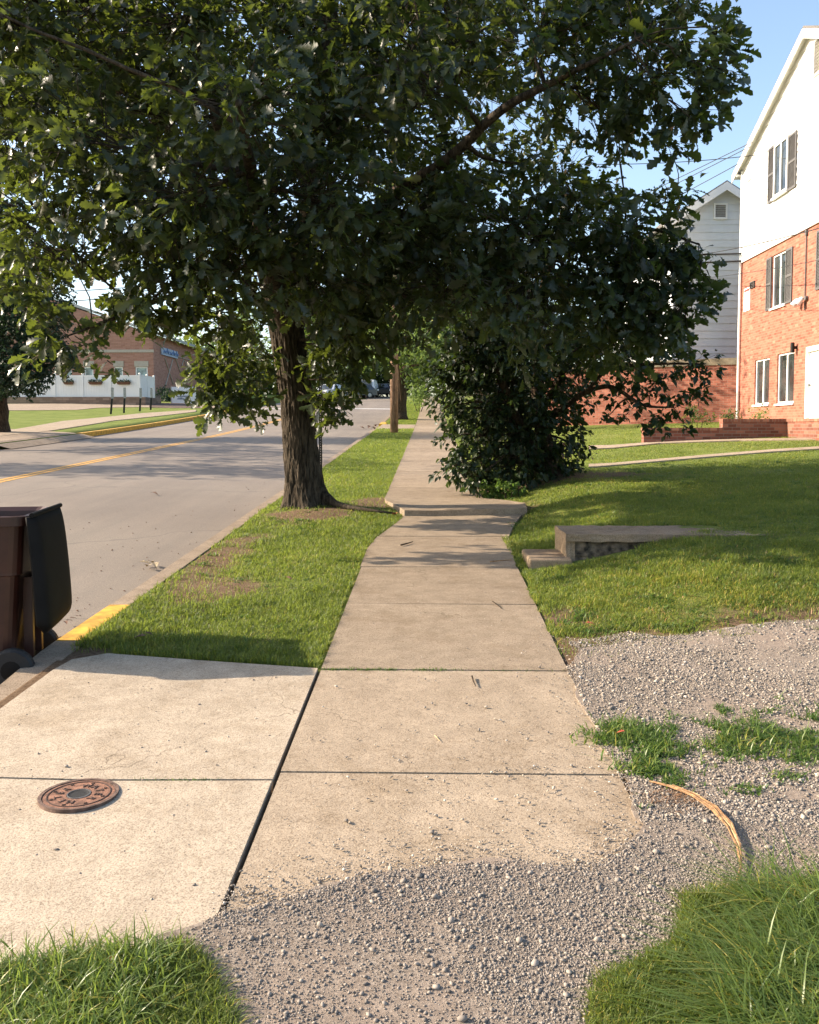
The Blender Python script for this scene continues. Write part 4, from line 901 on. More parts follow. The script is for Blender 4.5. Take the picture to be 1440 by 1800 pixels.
def window(root, r_, X, d=.075, mull=1, fw=.055, slide=False, sill=True, gl='glass', drape=False):
    y0, y1, z0, z1 = r_; mb = MB()
    mb.box(X+d-.03, X+d+.03, y0+.003, y0+fw, z0+.003, z1-.003); mb.box(X+d-.03, X+d+.03, y1-fw, y1-.003, z0+.003, z1-.003)
    mb.box(X+d-.028, X+d+.03, y0+fw, y1-fw, z0+.003, z0+fw); mb.box(X+d-.028, X+d+.03, y0+fw, y1-fw, z1-fw, z1-.003)
    if mull:
        m_ = (y0+y1)/2; mb.box(X+d-.025, X+d+.03, m_-.04, m_+.04, z0+fw, z1-fw)
    f = mb.build('window', MT['trim'], root)
    MB().box(X+d+.005, X+d+.012, y0+fw*.9, y1-fw*.9, z0+fw*.9, z1-fw*.9).build('pane', MT[gl], f)
    if sill: MB().box(X-.05, X+d, y0-.05, y1+.05, z0-.055, z0-.002).build('sill', MT['trim'], f)
    return f
for r_ in (hW3, hW4): window(H1, r_, HX)
for r_ in (hW2, hW2b): window(H1, r_, HX)
for r_ in (hW1, hW1b): window(H1, r_, HX-.1, .03, fw=.07)
def shutter(root, r_, X):
    y0, y1, z0, z1 = r_; mb = MB(); mb.box(X-.035, X-.004, y0, y0+.05, z0, z1); mb.box(X-.035, X-.004, y1-.05, y1, z0, z1)
    for zz in (z0, (z0+z1)/2-.03, z1-.06): mb.box(X-.034, X-.004, y0+.05, y1-.05, zz, zz+.06)
    z = z0+.07
    while z < z1-.07:
        mb.add([(X-.03, y0+.05, z), (X-.03, y1-.05, z), (X-.008, y1-.05, z+.035), (X-.008, y0+.05, z+.035)], [(0, 1, 2, 3)]); z += .038
    mb.box(X-.006, X-.003, y0+.05, y1-.05, z0+.06, z1-.06)
    return mb.build('shutter', MT['shutter'], root)
for q in (rc(1346, 1356, 266, 361), rc(1380.5, 1394, 243, 338), rc(1437, 1448.5, 203, 303)): shutter(H1, q, HX-.055)
for q in (rc(1343.5, 1352, 456, 547), rc(1377, 1388.5, 439, 534), rc(1430, 1442.5, 407, 510)): shutter(H1, q, HX)
# gable vent
q = rc(1420, 1436, 84, 140); mb = MB()
mb.box(HX-.09, HX-.03, q[0], q[0]+.05, q[2], q[3]); mb.box(HX-.09, HX-.03, q[1]-.05, q[1], q[2], q[3]); mb.box(HX-.09, HX-.03, q[0], q[1], q[3], q[3]+.05); mb.box(HX-.09, HX-.03, q[0], q[1], q[2]-.05, q[2])
mb.build('gable_vent', MT['trim'], H1); gv_ = [o for o in H1.children if o.name.startswith('gable_vent')][0]; mb = MB(); z = q[2]
while z < q[3]-.03: mb.add([(HX-.085, q[0]+.05, z), (HX-.085, q[1]-.05, z), (HX-.05, q[1]-.05, z+.07), (HX-.05, q[0]+.05, z+.07)], [(0, 1, 2, 3)]); z += .085
mb.build('slats', MT['slat'], gv_)
# door
mb = MB(); y0, y1, z0, z1 = hD; mb.box(HX-.02, HX+.10, y1-.13, y1-.003, z0, z1-.003); mb.box(HX-.02, HX+.10, y0+.003, y0+.13, z0, z1-.003); mb.box(HX-.018, HX+.10, y0+.13, y1-.13, z1-.13, z1-.004)
d_ = MB().box(HX+.05, HX+.09, y0+.13, y1-.13, z0, z1-.13)
for a in (0, 1):
    for b_ in (0, 1, 2):
        ya = y0+.2+a*(y1-y0-.36)/2; za = z0+.15+b_*(z1-z0-.35)/3; d_.box(HX+.04, HX+.055, ya, ya+(y1-y0-.5)/2, za, za+(z1-z0-.6)/3)
mb.build('door_frame', MT['trim'], H1); dd = d_.build('door', MT['trim'], H1); MB().lathe([(.02, 0), (.035, .03), (.03, .06)], (HX-.01, y1-.2, z0+1), 10, 'x').build('handle', MT['galv'], dd)
# downpipe at the far corner
MB().tube([(HX-.06, yF-.06, zg), (HX-.06, yF-.06, zE-.1), (HX-.06, yF+.25, zE-.05)], .04, 8).build('downpipe', MT['trim'], H1)
# fittings on the wall: things of their own
q = rc(1305, 1315.5, 508, 548); sg = thing('notice_sign', 'narrow white notice board with red heading on the orange brick wall', 'sign', (HX, q[1], q[2]))
MB().box(HX-.02, HX-.002, q[0], q[1], q[2], q[3]).build('board', MT['trim'], sg); MB().box(HX-.024, HX-.0205, q[0]+.03, q[1]-.03, q[3]-.11, q[3]-.04).build('heading', MT['signred'], sg)
q = rc(1316, 1323.5, 497, 508); vt = thing('wall_vent', 'small dark louvred exhaust vent beside the notice board', 'vent', (HX, q[1], q[2])); mb = MB()
mb.box(HX-.05, HX-.002, q[0], q[0]+.02, q[2], q[3]); mb.box(HX-.05, HX-.002, q[1]-.02, q[1], q[2], q[3]); mb.box(HX-.05, HX-.002, q[0], q[1], q[3]-.02, q[3])
for k in range(4): zz = q[2]+(q[3]-q[2])*k/4; mb.add([(HX-.045, q[0]+.02, zz), (HX-.045, q[1]-.02, zz), (HX-.005, q[1]-.02, zz+.04), (HX-.005, q[0]+.02, zz+.04)], [(0, 1, 2, 3)])
mb.build('louvre', MT['shutter'], vt)
pc = onX(1420, 524, HX); fl = thing('flood_light', 'twin floodlight on the brick wall at the foot of a conduit', 'lamp', pc)
MB().lathe([(.06, -.08), (.06, -.003)], (pc.x, pc.y, pc.z), 12, 'x').build('base', MT['shutter'], fl)
for dy in (.12, .4):
    mb = MB(); c = Vector((pc.x-.16, pc.y+dy, pc.z-.06)); M_ = Matrix.Translation(c) @ Matrix.Rotation(R(35), 4, 'Y') @ Matrix.Rotation(R(20), 4, 'X')
    mb.loft([[M_ @ Vector((math.cos(a)*r_, math.sin(a)*r_, zz)) for a in [2*math.pi*k/12 for k in range(12)]] for r_, zz in ((.03, .12), (.06, .08), (.09, -.08), (.095, -.1), (.08, -.095))])
    lh = mb.build('lamp_head', MT['trim'], fl)
    MB().tube([(pc.x-.04, pc.y, pc.z), (pc.x-.1, pc.y+dy*.6, pc.z), c], .015, 6).build('arm', MT['shutter'], fl)
ct = onX(1419.7, 412, HX); tag(MB().tube([(HX-.03, ct.y, ct.z), (HX-.03, ct.y, pc.z+.05)], .018, 6).tube([(HX-.03, ct.y, pc.z-.06), (HX-.03, ct.y, pc.z-.3)], .018, 6).box(HX-.06, HX-.002, ct.y-.05, ct.y+.05, ct.z-.02, ct.z+.12).build('conduit', MT['shutter'], None, origin=ct), 'thin vertical conduit with junction box above the floodlight', 'conduit')
pl = onX(1401, 611, HX); wl = thing('wall_lamp', 'small black cylinder lamp between the ground floor window and the door', 'lamp', pl)
MB().lathe([(.05, -.14), (.055, -.13), (.055, .12), (.04, .14)], (pl.x-.12, pl.y, pl.z), 12).build('shade', MT['metal'], wl); MB().box(pl.x-.1, pl.x-.002, pl.y-.03, pl.y+.03, pl.z-.04, pl.z+.04).build('bracket', MT['metal'], wl)

# second house
HY = 31.4
H2 = thing('clapboard_house', 'pale grey clapboard house with a small gable vent behind the brick house', 'house', (9, HY, hz(9, HY)))
xL, xP = P(1183, 500, HY).x, P(1268, 500, HY).x; xR = 2*xP-xL; zPk = P(1268, 331, HY).z; zEv = zPk-(xP-xL)*.64; zl = hz(9, HY)-.5
vr = [P(1256, 400, HY).x, P(1274, 400, HY).x, P(1265, 383, HY).z, P(1265, 361, HY).z]
g2 = lambda z: (xL+max(0, z-zEv)/.64, xR-max(0, z-zEv)/.64)
mb = MB(); siding(mb, 'Y', HY-.03, 1, zl, zEv, lambda z: (xL, xR), [], .26); siding(mb, 'Y', HY-.03, 1, zEv, zPk-.02, g2, [], .26)
mb.add([(xL, HY, zl), (xR, HY, zl), (xR, HY, zEv), (xP, HY, zPk), (xL, HY, zEv), (xL, HY+10, zl), (xR, HY+10, zl), (xR, HY+10, zEv), (xP, HY+10, zPk), (xL, HY+10, zEv)], [(0, 4, 3, 2, 1), (5, 6, 7, 8, 9), (0, 5, 9, 4), (1, 2, 7, 6)])
mb.build('siding', MT['siding2'], H2)
mb = MB(); tr = MB()
for s_, xe in ((-1, xL), (1, xR)):
    xo = xe+s_*.45; zo = zEv-.45*.64; A = [(xo, HY-.4, zo+.05), (xP, HY-.4, zPk+.05), (xP, HY+10.3, zPk+.05), (xo, HY+10.3, zo+.05)]
    mb.add(A+[(a, b_, c+.12) for a, b_, c in A], [(0, 1, 2, 3), (4, 7, 6, 5), (0, 4, 5, 1), (1, 5, 6, 2), (2, 6, 7, 3), (3, 7, 4, 0)])
    A = [(xo, HY-.43, zo-.16), (xP, HY-.43, zPk-.16), (xP, HY-.43, zPk+.12), (xo, HY-.43, zo+.12)]
    tr.add(A+[(a, b_+.035, c) for a, b_, c in A], [(0, 1, 2, 3), (4, 7, 6, 5), (0, 4, 5, 1), (1, 5, 6, 2), (2, 6, 7, 3), (3, 7, 4, 0)])
    A = [(xo, HY-.39, zo+.04), (xP, HY-.39, zPk+.04), (xP, HY+.0, zPk+.04), (xo, HY, zo+.04)]; tr.add(A, [(0, 1, 2, 3)])
mb.build('roof', MT['roof'], H2); tr.build('rake_board', MT['trim'], H2)
mb = MB(); a, b_, c, d = vr; mb.box(a-.06, a, HY-.09, HY-.04, c-.06, d+.06); mb.box(b_, b_+.06, HY-.09, HY-.04, c-.06, d+.06); mb.box(a, b_, HY-.09, HY-.04, d, d+.06); mb.box(a, b_, HY-.1, HY-.04, c-.07, c)
gv2 = mb.build('gable_vent', MT['trim'], H2); mb = MB(); z = c
while z < d-.03: mb.add([(a, HY-.085, z), (b_, HY-.085, z), (b_, HY-.055, z+.05), (a, HY-.055, z+.05)], [(0, 1, 2, 3)]); z += .062
mb.build('slats', MT['slat'], gv2)
# brick garden wall left of the house corner
def slabwall(mb, p, q, z0, z1, t=.3, up=None):
    p, q = Vector(p), Vector(q); d = (q-p).normalized(); n = Vector((-d.y, d.x, 0))*t
    vs = [p, q, q+n, p+n]; mb.add([(v.x, v.y, z0) for v in vs]+[(v.x, v.y, z1) for v in vs], [(0, 3, 2, 1), (4, 5, 6, 7), (0, 1, 5, 4), (1, 2, 6, 5), (2, 3, 7, 6), (3, 0, 4, 7)])
A_, B2_ = Vector((10.28, 29.4, 0)), Vector((4.2, 33.0, 0)); zt = P(1290, 641, 29.6).z; zc = P(1290, 629, 29.6).z
BW = thing('brick_wall', 'red brick wall with a stone cap below the grey clapboard', 'wall', (7.5, 31, hz(7.5, 31)))
mb = MB(); slabwall(mb, B2_, A_, hz(5, 32)-.5, zt, .35); mb.build('wall', brick('garden_wall_brick', 'X', [(0, (.23, .075, .05)), (.5, (.33, .115, .075)), (1, (.42, .17, .115))], (.3, .2, .15)), BW)
mb = MB(); slabwall(mb, B2_+Vector((-.05, -.06, 0)), A_+Vector((.03, -.06, 0)), zt+.002, zc, .5); mb.build('cap', MT['cap'], BW, attrs={'age': .2})
# planter wall
PW = thing('planter_wall', 'low brown brick planter wall stepping up towards the house', 'wall', (7, 21.4, hz(7, 21.4)))
y0 = 21.4; x0, x1, x2 = P(1132, 760, y0).x, P(1270, 760, y0).x, P(1383, 760, y0).x; zA, zB = P(1200, 757, y0).z, P(1330, 741.5, y0).z; zz = hz(7, 21.4)-.5
mb = MB(); mb.box(x0, x1, y0, y0+.24, zz, zA); mb.box(x1+.001, x2, y0, y0+.24, zz, zB); mb.box(x2+.001, x2+.24, 16.5, y0+.24, zz, zB); mb.build('wall', MT['brickw'], PW)
mb = MB(); mb.box(x0-.015, x1-.002, y0-.015, y0+.255, zA+.001, zA+.07); mb.box(x1-.0, x2-.02, y0-.015, y0+.255, zB+.001, zB+.07); mb.box(x2-.018, x2+.26, 16.5, y0+.255, zB+.001, zB+.07); mb.build('coping', brick('coping_brick', 'XY', [(0, (.2, .085, .055)), (.5, (.3, .13, .085)), (1, (.4, .19, .12))], (.28, .2, .15), .075, .3), PW)

# concrete steps
SP = thing('concrete_steps', 'worn concrete steps leading from the sidewalk up into the lawn', 'steps', (1.2, 8.6, hz(1.2, 8.6)))
mb = MB(); mb.box(.915, 1.32, 8.2, 8.88, .2, .425); mb.build('step', MT['step'], SP, bevel=.02, attrs={'age': .2})
def rough(o, amt, cuts=14):
    bm = bmesh.new(); bm.from_mesh(o.data); bmesh.ops.subdivide_edges(bm, edges=bm.edges[:], cuts=cuts, use_grid_fill=True)
    for v in bm.verts: v.co += Vector(noise.noise_vector(v.co*9))*amt+Vector(noise.noise_vector(v.co*28))*amt*.6
    bm.to_mesh(o.data); bm.free()
mb = MB(); mb.box(1.27, 3.7, 8.30, 9.06, .575, .642)
o = mb.build('landing', MT['step'], SP, attrs={'age': .15}); rough(o, .010, 30)
mb = MB(); mb.box(1.275, 1.36, 8.33, 9.05, .15, .595); o = mb.build('riser', MT['step'], SP, attrs={'age': .0}); rough(o, .008, 10)
mb = MB(); mb.box(1.345, 4.1, 8.35, 9.03, .2, .595); o = mb.build('footing', plain('shade_toned_concrete', (.17, .13, .09), .95, var=.4, sc=14, bmp=1), SP); rough(o, .028, 26)  # footing coloured darker to paint in the shade below the landing

# ---------------------------------------------------------------- clinic across the street
CY = 76.0; CL = thing('clinic_building', 'brown brick clinic with pale gabled metal roof across the street', 'building', (P(271, 700, CY).x, CY, 3.2))
cx = P(271, 700, CY).x; cz = P(271, 588, CY).z; cxl = cx-34; cr = cx-17; sl_ = .34
zr = cz+17*sl_; mb = MB()
def cw(pl, pr, pt, pb): return [P(pl, 640, CY).x, P(pr, 640, CY).x, P(pl, pb, CY).z, P(pl, pt, CY).z]
CH = [cw(238, 259.5, 645, 662), cw(201, 216, 645, 662), cw(148, 164, 645, 662), cw(108, 126, 645, 662)]
facade(mb, 'Y', CY, cxl, cx, 2.5, cz, CH, .2, 1)
mb.add([(cxl, CY, cz), (cx, CY, cz), (cr, CY, zr), (cxl, CY+30, cz), (cx, CY+30, cz), (cr, CY+30, zr)], [(0, 1, 2), (3, 5, 4)])
mb.add([(cx, CY, 2.5), (cx, CY+30, 2.5), (cx, CY+30, cz), (cx, CY, cz)], [(0, 1, 2, 3)]); mb.box(cxl+.01, cx-.01, CY+.21, CY+30, 2.5, cz-.01)
mb.build('wall', MT['brickl'], CL)
mb = MB()
for s_, xe in ((1, cx), (-1, cxl)):
    xo = xe+s_*.7; zo = cz-.7*sl_; A = [(xo, CY-.02, zo+.1), (cr, CY-.02, zr+.1), (cr, CY+30.4, zr+.1), (xo, CY+30.4, zo+.1)]
    mb.add(A+[(a, b_, c+.25) for a, b_, c in A], [(0, 1, 2, 3), (4, 7, 6, 5), (0, 4, 5, 1), (1, 5, 6, 2), (2, 6, 7, 3), (3, 7, 4, 0)])
mb.build('roof', plain('pale_metal_roof', (.42, .42, .40), .5, var=.06, sc=1), CL)
bz = P(271, 617, CY).z; MB().box(cxl-.05, cx+.05, CY-.06, CY-.002, bz-.12, bz+.12).build('band', MT['beige'], CL)
MB().box(cx+.002, cx+.12, CY-.1, CY+30, 2.5, P(271, 687, CY).z).box(cxl, cx+.12, CY-.12, CY-.002, 2.5, P(271, 687, CY).z-.01).build('plinth', MT['stonewall'], CL)
for q in CH:
    mb = MB(); mb.box(q[0], q[0]+.1, CY+.05, CY+.15, q[2], q[3]); mb.box(q[1]-.1, q[1], CY+.05, CY+.15, q[2], q[3]); mb.box(q[0], q[1], CY+.048, CY+.15, q[3]-.1, q[3]); mb.box(q[0], q[1], CY+.048, CY+.15, q[2], q[2]+.1)
    f = mb.build('window', MT['trim'], CL); MB().box(q[0]+.1, q[1]-.1, CY+.1, CY+.12, q[2]+.1, q[3]-.1).build('pane', MT['glassl'], f)
    MB().box(q[0]-.08, q[1]+.08, CY-.05, CY-.003, q[3]+.02, q[3]+.5).build('lintel_panel', MT['beige'], f)
def side(px, py): p = onX(px, py, cx); return p
mb = MB()
for (a, b_) in (((289, 629), (304, 676)), ((303, 632), (290, 678)), ((308, 630), (317, 655)), ((312, 627), (336, 634)), ((322, 633), (319, 643)), ((323, 633), (327, 643))):
    mb.tube([side(*a)+Vector((.05, 0, 0)), side(*b_)+Vector((.05, 0, 0))], .05, 5)
mb.build('brace_rod', MT['beige'], CL)
s0, s1 = side(282, 622), side(310, 622); sb = thing('wall_sign', 'pale blue script sign high on the shaded side of the clinic', 'sign', s0)
za, zb_ = side(282, 623).z, side(282, 610).z; MB().box(cx+.05, cx+.15, s0.y, s1.y, za, zb_).build('board', plain('pale_blue_board', (.42, .48, .58), .5), sb)
mb = MB(); yy = s0.y+.4
while yy < s1.y-.5:
    hh = random.uniform(.4, .95); mb.tube([(cx+.18, yy, za+.15), (cx+.18, yy+.15, za+.15+hh*.8*(zb_-za)), (cx+.18, yy+.5, za+.2), (cx+.18, yy+.75, za+.15+.4*(zb_-za))], .06, 5); yy += .95
mb.build('lettering', MT['signblue'], sb)
# retaining wall, fence, flower boxes
FY = 66.0; fx = [P(p, 690, FY).x for p in (-10, 45, 97, 146, 195, 246)]; zf0, zf1 = P(246, 698, FY).z, P(246, 659, FY).z
RW = MB(); RW.box(fx[0], fx[-1]+.5, FY-.3, FY+.2, 2.6, zf0); RW.box(fx[-1]+.0, fx[-1]+.5, FY+.2, FY+3.6, 2.6, zf0-.002); tag(RW.build('retaining_wall', MT['stonewall'], None, origin=(fx[-1], FY, 3.1)), 'tan block retaining wall under the white fence', 'wall')
FN = thing('vinyl_fence', 'white vinyl privacy fence on top of the tan block wall', 'fence', (fx[-1], FY, zf0))
for i in range(5):
    mb = MB(); n_ = 10; a, b_ = fx[i]+.07, fx[i+1]-.07
    for k in range(n_): mb.box(a+(b_-a)*k/n_+.006, a+(b_-a)*(k+1)/n_-.006, FY-.02, FY+.02, zf0+.1, zf1-.08)
    mb.box(a, b_, FY-.035, FY+.035, zf1-.14, zf1-.02); mb.box(a, b_, FY-.035, FY+.035, zf0+.02, zf0+.14); mb.box(a, b_, FY-.008, FY+.008, zf0+.14, zf1-.14); mb.build('panel', MT['vinyl'], FN)
yb = [FY, FY+1.7, FY+3.4]
for i in range(2): MB().box(fx[-1]-.02, fx[-1]+.02, yb[i]+.07, yb[i+1]-.07, zf0+.03, zf1-.05).box(fx[-1]-.04, fx[-1]+.04, yb[i]+.07, yb[i+1]-.07, zf1-.05, zf1+.02).build('panel', MT['vinyl'], FN)
for x_, y_ in [(v, FY) for v in fx]+[(fx[-1], y_) for y_ in yb[1:]]:
    MB().box(x_-.065, x_+.065, y_-.065, y_+.065, zf0, zf1+.08).lathe([(.1, 0), (.1, .03), (.01, .09)], (x_, y_, zf1+.08), 4).build('post', MT['vinyl'], FN)
for i, (a, b_, wd) in enumerate(((113, 131, 'leftmost'), (157, 181, 'middle'), (206, 231, 'rightmost'))):
    xa, xb, z_ = P(a, 670, FY).x, P(b_, 670, FY).x, P(a, 676, FY).z
    t = thing('flower_box', f'brown flower box on the white fence, {wd} of the three', 'flower box', ((xa+xb)/2, FY-.1, z_), 'flower boxes on the white fence')
    MB().loft([[(xa+.1, FY-.2, z_), (xb-.1, FY-.2, z_), (xb-.1, FY-.04, z_), (xa+.1, FY-.04, z_)], [(xa, FY-.3, z_+.2), (xb, FY-.3, z_+.2), (xb, FY-.04, z_+.2), (xa, FY-.04, z_+.2)]]).build('box', MT['brownleaf'], t)
    n_ = 110; pp = np.stack([rng.uniform(xa, xb, n_), rng.uniform(FY-.3, FY-.08, n_), rng.uniform(z_+.17, z_+.34, n_)], -1); leafmesh('plants', pp, rng.normal(0, 1, (n_, 3)), np.full(n_, .14), CARD, MT['bluegreen'], t)
for (px, pyb, pyt, lb) in ((196, 728, 683, 'leaning dark metal stake, leftmost of the four on the bank'), (219, 726, 683, 'dark metal stake on the bank, second from the left'), (247, 723, 684, 'dark metal stake before the fence corner, third from the left'), (266, 720.5, 684, 'dark metal stake on the bank, rightmost of the four')):
    g = G(px-1, pyb); tp = P(px+1 if px > 200 else px+2.5, pyt, g.y); t = thing('metal_stake', lb, 'post', g, 'metal stakes on the grass bank')
    MB().box(-.055, .055, -.02, .02, -.2, (tp.z-g.z), Matrix.Translation(g) @ Matrix.Shear('XY', 4, ((tp.x-g.x)/(tp.z-g.z), 0))).build('post', MT['metal'], t)
    k = .75; q = g.lerp(tp, .84); MB().box(-.08, .08, -.035, -.022, -.35, .3, Matrix.Translation(q)).build('marker_plate', MT['galv'], t)
gS = 70.0; a, b_, c, d = P(302, 712, gS), P(343, 712, gS), P(302, 680, gS), 0
BS = thing('lawn_sign', 'white ground sign board beside the dark shrub by the clinic', 'sign', ((a.x+b_.x)/2, gS, a.z))
MB().box(a.x, b_.x, gS, gS+.35, a.z-.1, c.z).build('board', MT['trim'], BS)
MB().box(a.x-.06, a.x-.002, gS-.02, gS+.37, a.z-.1, c.z+.02).build('edge_trim', MT['beige'], BS)
for (l, r_, t_) in ((312, 328, 690), (311, 333, 696), (312, 331, 700.5)):
    mb = MB(); p, q = P(l, t_, gS), P(r_, t_, gS); x_ = p.x; top = [(x_, p.z-.05)]
    while x_ < q.x-.05:
        w_ = random.uniform(.05, .1); zz = p.z+random.choice((-.03, .02, .04, .09)); top += [(x_, zz), (x_+w_*.8, zz), (x_+w_*.85, p.z-.03)]; x_ += w_
    ring = top+[(x_, p.z-.08), (p.x, p.z-.08)]
    mb.loft([[(a_, gS-.014, c_) for a_, c_ in ring], [(a_, gS-.002, c_) for a_, c_ in ring]])
    mb.build('lettering', MT['signgrey'], BS)
struct(sheet('mulch_bed', gp((262, 716.5), (300, 717), (352, 717.5), (352, 709), (262, 709)), mulch, .03, 2))

# ---------------------------------------------------------------- street furniture
gP = G(693, 761); rp = 7.2*gP.y/F_PX
UP = thing('utility_pole', 'weathered wooden utility pole on the verge in front of the thick trunk', 'pole', gP)
MB().tube([gP-Vector((0, 0, .3)), gP+Vector((0, 0, 3)), gP+Vector((.0, 0, 11))], [rp, rp*.94, rp*.7], 14).build('pole', MT['pole'], UP, smooth=True)
MB().box(gP.x-1.2, gP.x+1.2, gP.y-.18, gP.y-.06, gP.z+9.6, gP.z+9.75).build('crossarm', MT['pole'], UP)
for dx in (-1.05, -.4, .4, 1.05): MB().lathe([(.03, 0), (.05, .05), (.05, .12), (.02, .16)], (gP.x+dx, gP.y-.12, gP.z+9.75), 8).build('insulator', MT['galv'], UP)
g = G(564, 832); pt = thing('sign_post', 'dark perforated steel post on the verge just behind the oak trunk', 'post', g)
mb = MB(); z = g.z-.1
while z < g.z+2.5:
    mb.box(g.x-.030, g.x-.008, g.y-.025, g.y+.025, z, z+.05); mb.box(g.x+.008, g.x+.030, g.y-.025, g.y+.025, z, z+.05); mb.box(g.x-.008, g.x+.008, g.y-.025, g.y+.025, z, z+.03); z += .05
mb.build('post', MT['metal'], pt)
g = G(603, 718); hy = thing('fire_hydrant', 'dark red fire hydrant at the roadside beyond the leaves', 'hydrant', g)
mb = MB().lathe([(.17, 0), (.17, .05), (.11, .07), (.11, .5), (.14, .52), (.14, .56), (.11, .6), (.07, .7), (.03, .74), (.03, .8)], g, 14); mb.build('body', MT['red'], hy, smooth=False)
MB().tube([g+Vector((-.2, 0, .42)), g+Vector((.2, 0, .42))], .06, 8).build('side_cap', MT['red'], hy); MB().tube([g+Vector((0, -.2, .38)), g+Vector((0, .0, .38))], .08, 8).build('front_cap', MT['red'], hy)

def car(name, label, px, py, colr, ang, hgt=1.5, L=4.5, W=1.8, cat='car'):
    g = G(px, py); t = thing(name, label, cat, (0, 0, 0), 'cars parked at the far end of the road')
    paint = plain(name+'_paint', colr, .25, .3, var=.03)
    prof = [(-L/2, .35), (-L/2, .75), (-L/2+.1, .85), (-L*.22, .95), (-L*.08, hgt-.05), (0, hgt), (L*.2, hgt), (L*.36, hgt-.1), (L*.46, .95), (L/2, .85), (L/2, .35)]
    def ring(yy, k): return [(x_, yy*(1 if z_ < .96 else .8), z_) for x_, z_ in prof]
    mb = MB().loft([[(x_*.97, -W/2*(1 if z_ < .96 else .8), z_) for x_, z_ in prof], [(x_, -W/2*.92*(1 if z_ < .96 else .84), z_*1.0) for x_, z_ in prof], [(x_, W/2*.92*(1 if z_ < .96 else .84), z_) for x_, z_ in prof], [(x_*.97, W/2*(1 if z_ < .96 else .8), z_) for x_, z_ in prof]])
    mb.build('body', paint, t)
    MB().add([(-L*.225, -.62, 1.0), (-L*.225, .62, 1.0), (-L*.095, .55, hgt-.08), (-L*.095, -.55, hgt-.08)], [(0, 1, 2, 3)]).build('windscreen', MT['glass'], t).location.x = -.05
    for s_ in (-1, 1):
        MB().add([(-L*.15, s_*W*.442, 1.0), (L*.34, s_*W*.442, 1.0), (L*.28, s_*W*.412, hgt-.14), (-L*.06, s_*W*.412, hgt-.12)], [(0, 1, 2, 3)]).build('side_window', MT['glass'], t)
        MB().lathe([(.02, -.03), (.1, -.03), (.1, .02)], (-L/2, s_*W*.36, .68), 10, 'x').build('headlight', MT['trim'], t)
        for x_ in (-L*.31, L*.31):
            w_ = MB().lathe([(.2, -.1), (.32, -.1), (.34, -.06), (.34, .06), (.32, .1), (.2, .1)], (x_, s_*(W/2-.1), .34), 18, 'y').build('wheel', MT['black'], t)
            MB().lathe([(.05, -.04), (.2, -.03), (.2, .03)], (x_, s_*(W/2-.02), .34), 12, 'y').build('rim', MT['galv'], w_)
    t.location = g; t.rotation_euler.z = ang; return t
car('parked_car', 'silver parked car half hidden by leaves, leftmost of the far cars', 580, 702, (.5, .52, .55), R(70))
car('parked_car', 'dark grey parked car at the road end beside the hydrant', 622, 700.5, (.06, .065, .07), R(30))
car('parked_van', 'white parked van at the far end of the road', 646, 699, (.7, .72, .75), R(85), 1.9, 4.8, 1.9, 'van')
car('parked_car', 'black parked car nearest the utility pole at the road end', 671, 698, (.012, .012, .014), R(100))

# cables
def cable(lb, pts, r_=.012, sag=0, cat='cable', grp='overhead cables'):
    A, B = P(*pts[0]), P(*pts[1]); q = []
    for k in range(17): t = k/16; p = A.lerp(B, t); p.z -= sag*4*t*(1-t); q.append(p)
    tag(MB().tube(q, r_, 5).build('cable', MT['wire'], None, origin=A), lb, cat, grp)
cable('thin cable crossing the sky just left of the white gable', [(900, 282, 30), (1335, 272, 28)], .012, .2)
cable('overhead service cable reaching the gable eave, uppermost of three', [(1100, 358, 34), (1322, 250, 27)], .013)
cable('overhead service cable reaching the gable eave, middle of three', [(1100, 368, 34), (1318, 258, 27)], .013)
cable('overhead service cable reaching the gable eave, lowest of three', [(1100, 395, 34), (1300, 287, 28)], .013)
cable('thick black cable across the grey clapboard, upper of the pair', [(1050, 446, 30), (1318, 445, 29)], .028, .05)
cable('thick black cable across the grey clapboard, lower of the pair', [(1050, 462, 30), (1318, 458, 29)], .03, .05)
cable('cable slanting across the white siding onto the brick wall', [(1190, 452, 30), (1520, 378, 17)], .012, .12)
cable('lower thin cable crossing the upper brick window', [(1190, 492, 30), (1520, 440, 17)], .007, .1)
cable('cable over the clinic, upper of two in the gap', [(-200, 522, 45), (500, 478, 45)], .022, .3)
cable('cable over the clinic, lower of two in the gap', [(-200, 542, 45), (500, 492, 45)], .022, .3)

# ---------------------------------------------------------------- wheeled bin
BC = Vector((-2.84, 5.50, hz(-2.84, 5.5)+.006)); TB = thing('wheeled_bin', 'brown wheeled bin with its dark lid hanging open in the gutter', 'bin', BC)
BM = Matrix.Translation(BC) @ Matrix.Rotation(R(10), 4, 'Z')
def rr(hx, hy, z, r_=.06, n=5, cx_=0):
    out = []
    for k, (sx, sy) in enumerate(((1, 1), (-1, 1), (-1, -1), (1, -1))):
        for i in range(n):
            a = math.pi/2*(k+i/(n-1)); out.append(BM @ Vector((cx_+sx*(hx-r_)+r_*math.cos(a), sy*(hy-r_)+r_*math.sin(a), z)))
    return out
BH = 1.06
rings = [rr(.23, .22, .07), rr(.235, .225, .10), rr(.285, .27, .69, .07), rr(.31, .295, .70, .07), rr(.31, .295, .715, .07), rr(.335, .32, BH-.06, .07), rr(.365, .35, BH-.055, .08), rr(.365, .35, BH, .08), rr(.345, .33, BH+.005, .07), rr(.325, .31, BH-.02, .07), rr(.24, .23, .14, .06)]
MB().loft(rings, True, True).build('body', MT['bin'], TB)
mb = MB()
for yy in (-.1, .1): mb.loft([[BM @ Vector((x_, yy+w_, z_)) for x_, w_ in ((.28, -.02), (.335, -.02), (.335, .02), (.28, .02))] for z_ in (.15, .66)])
mb.build('rib', MT['bin'], TB)
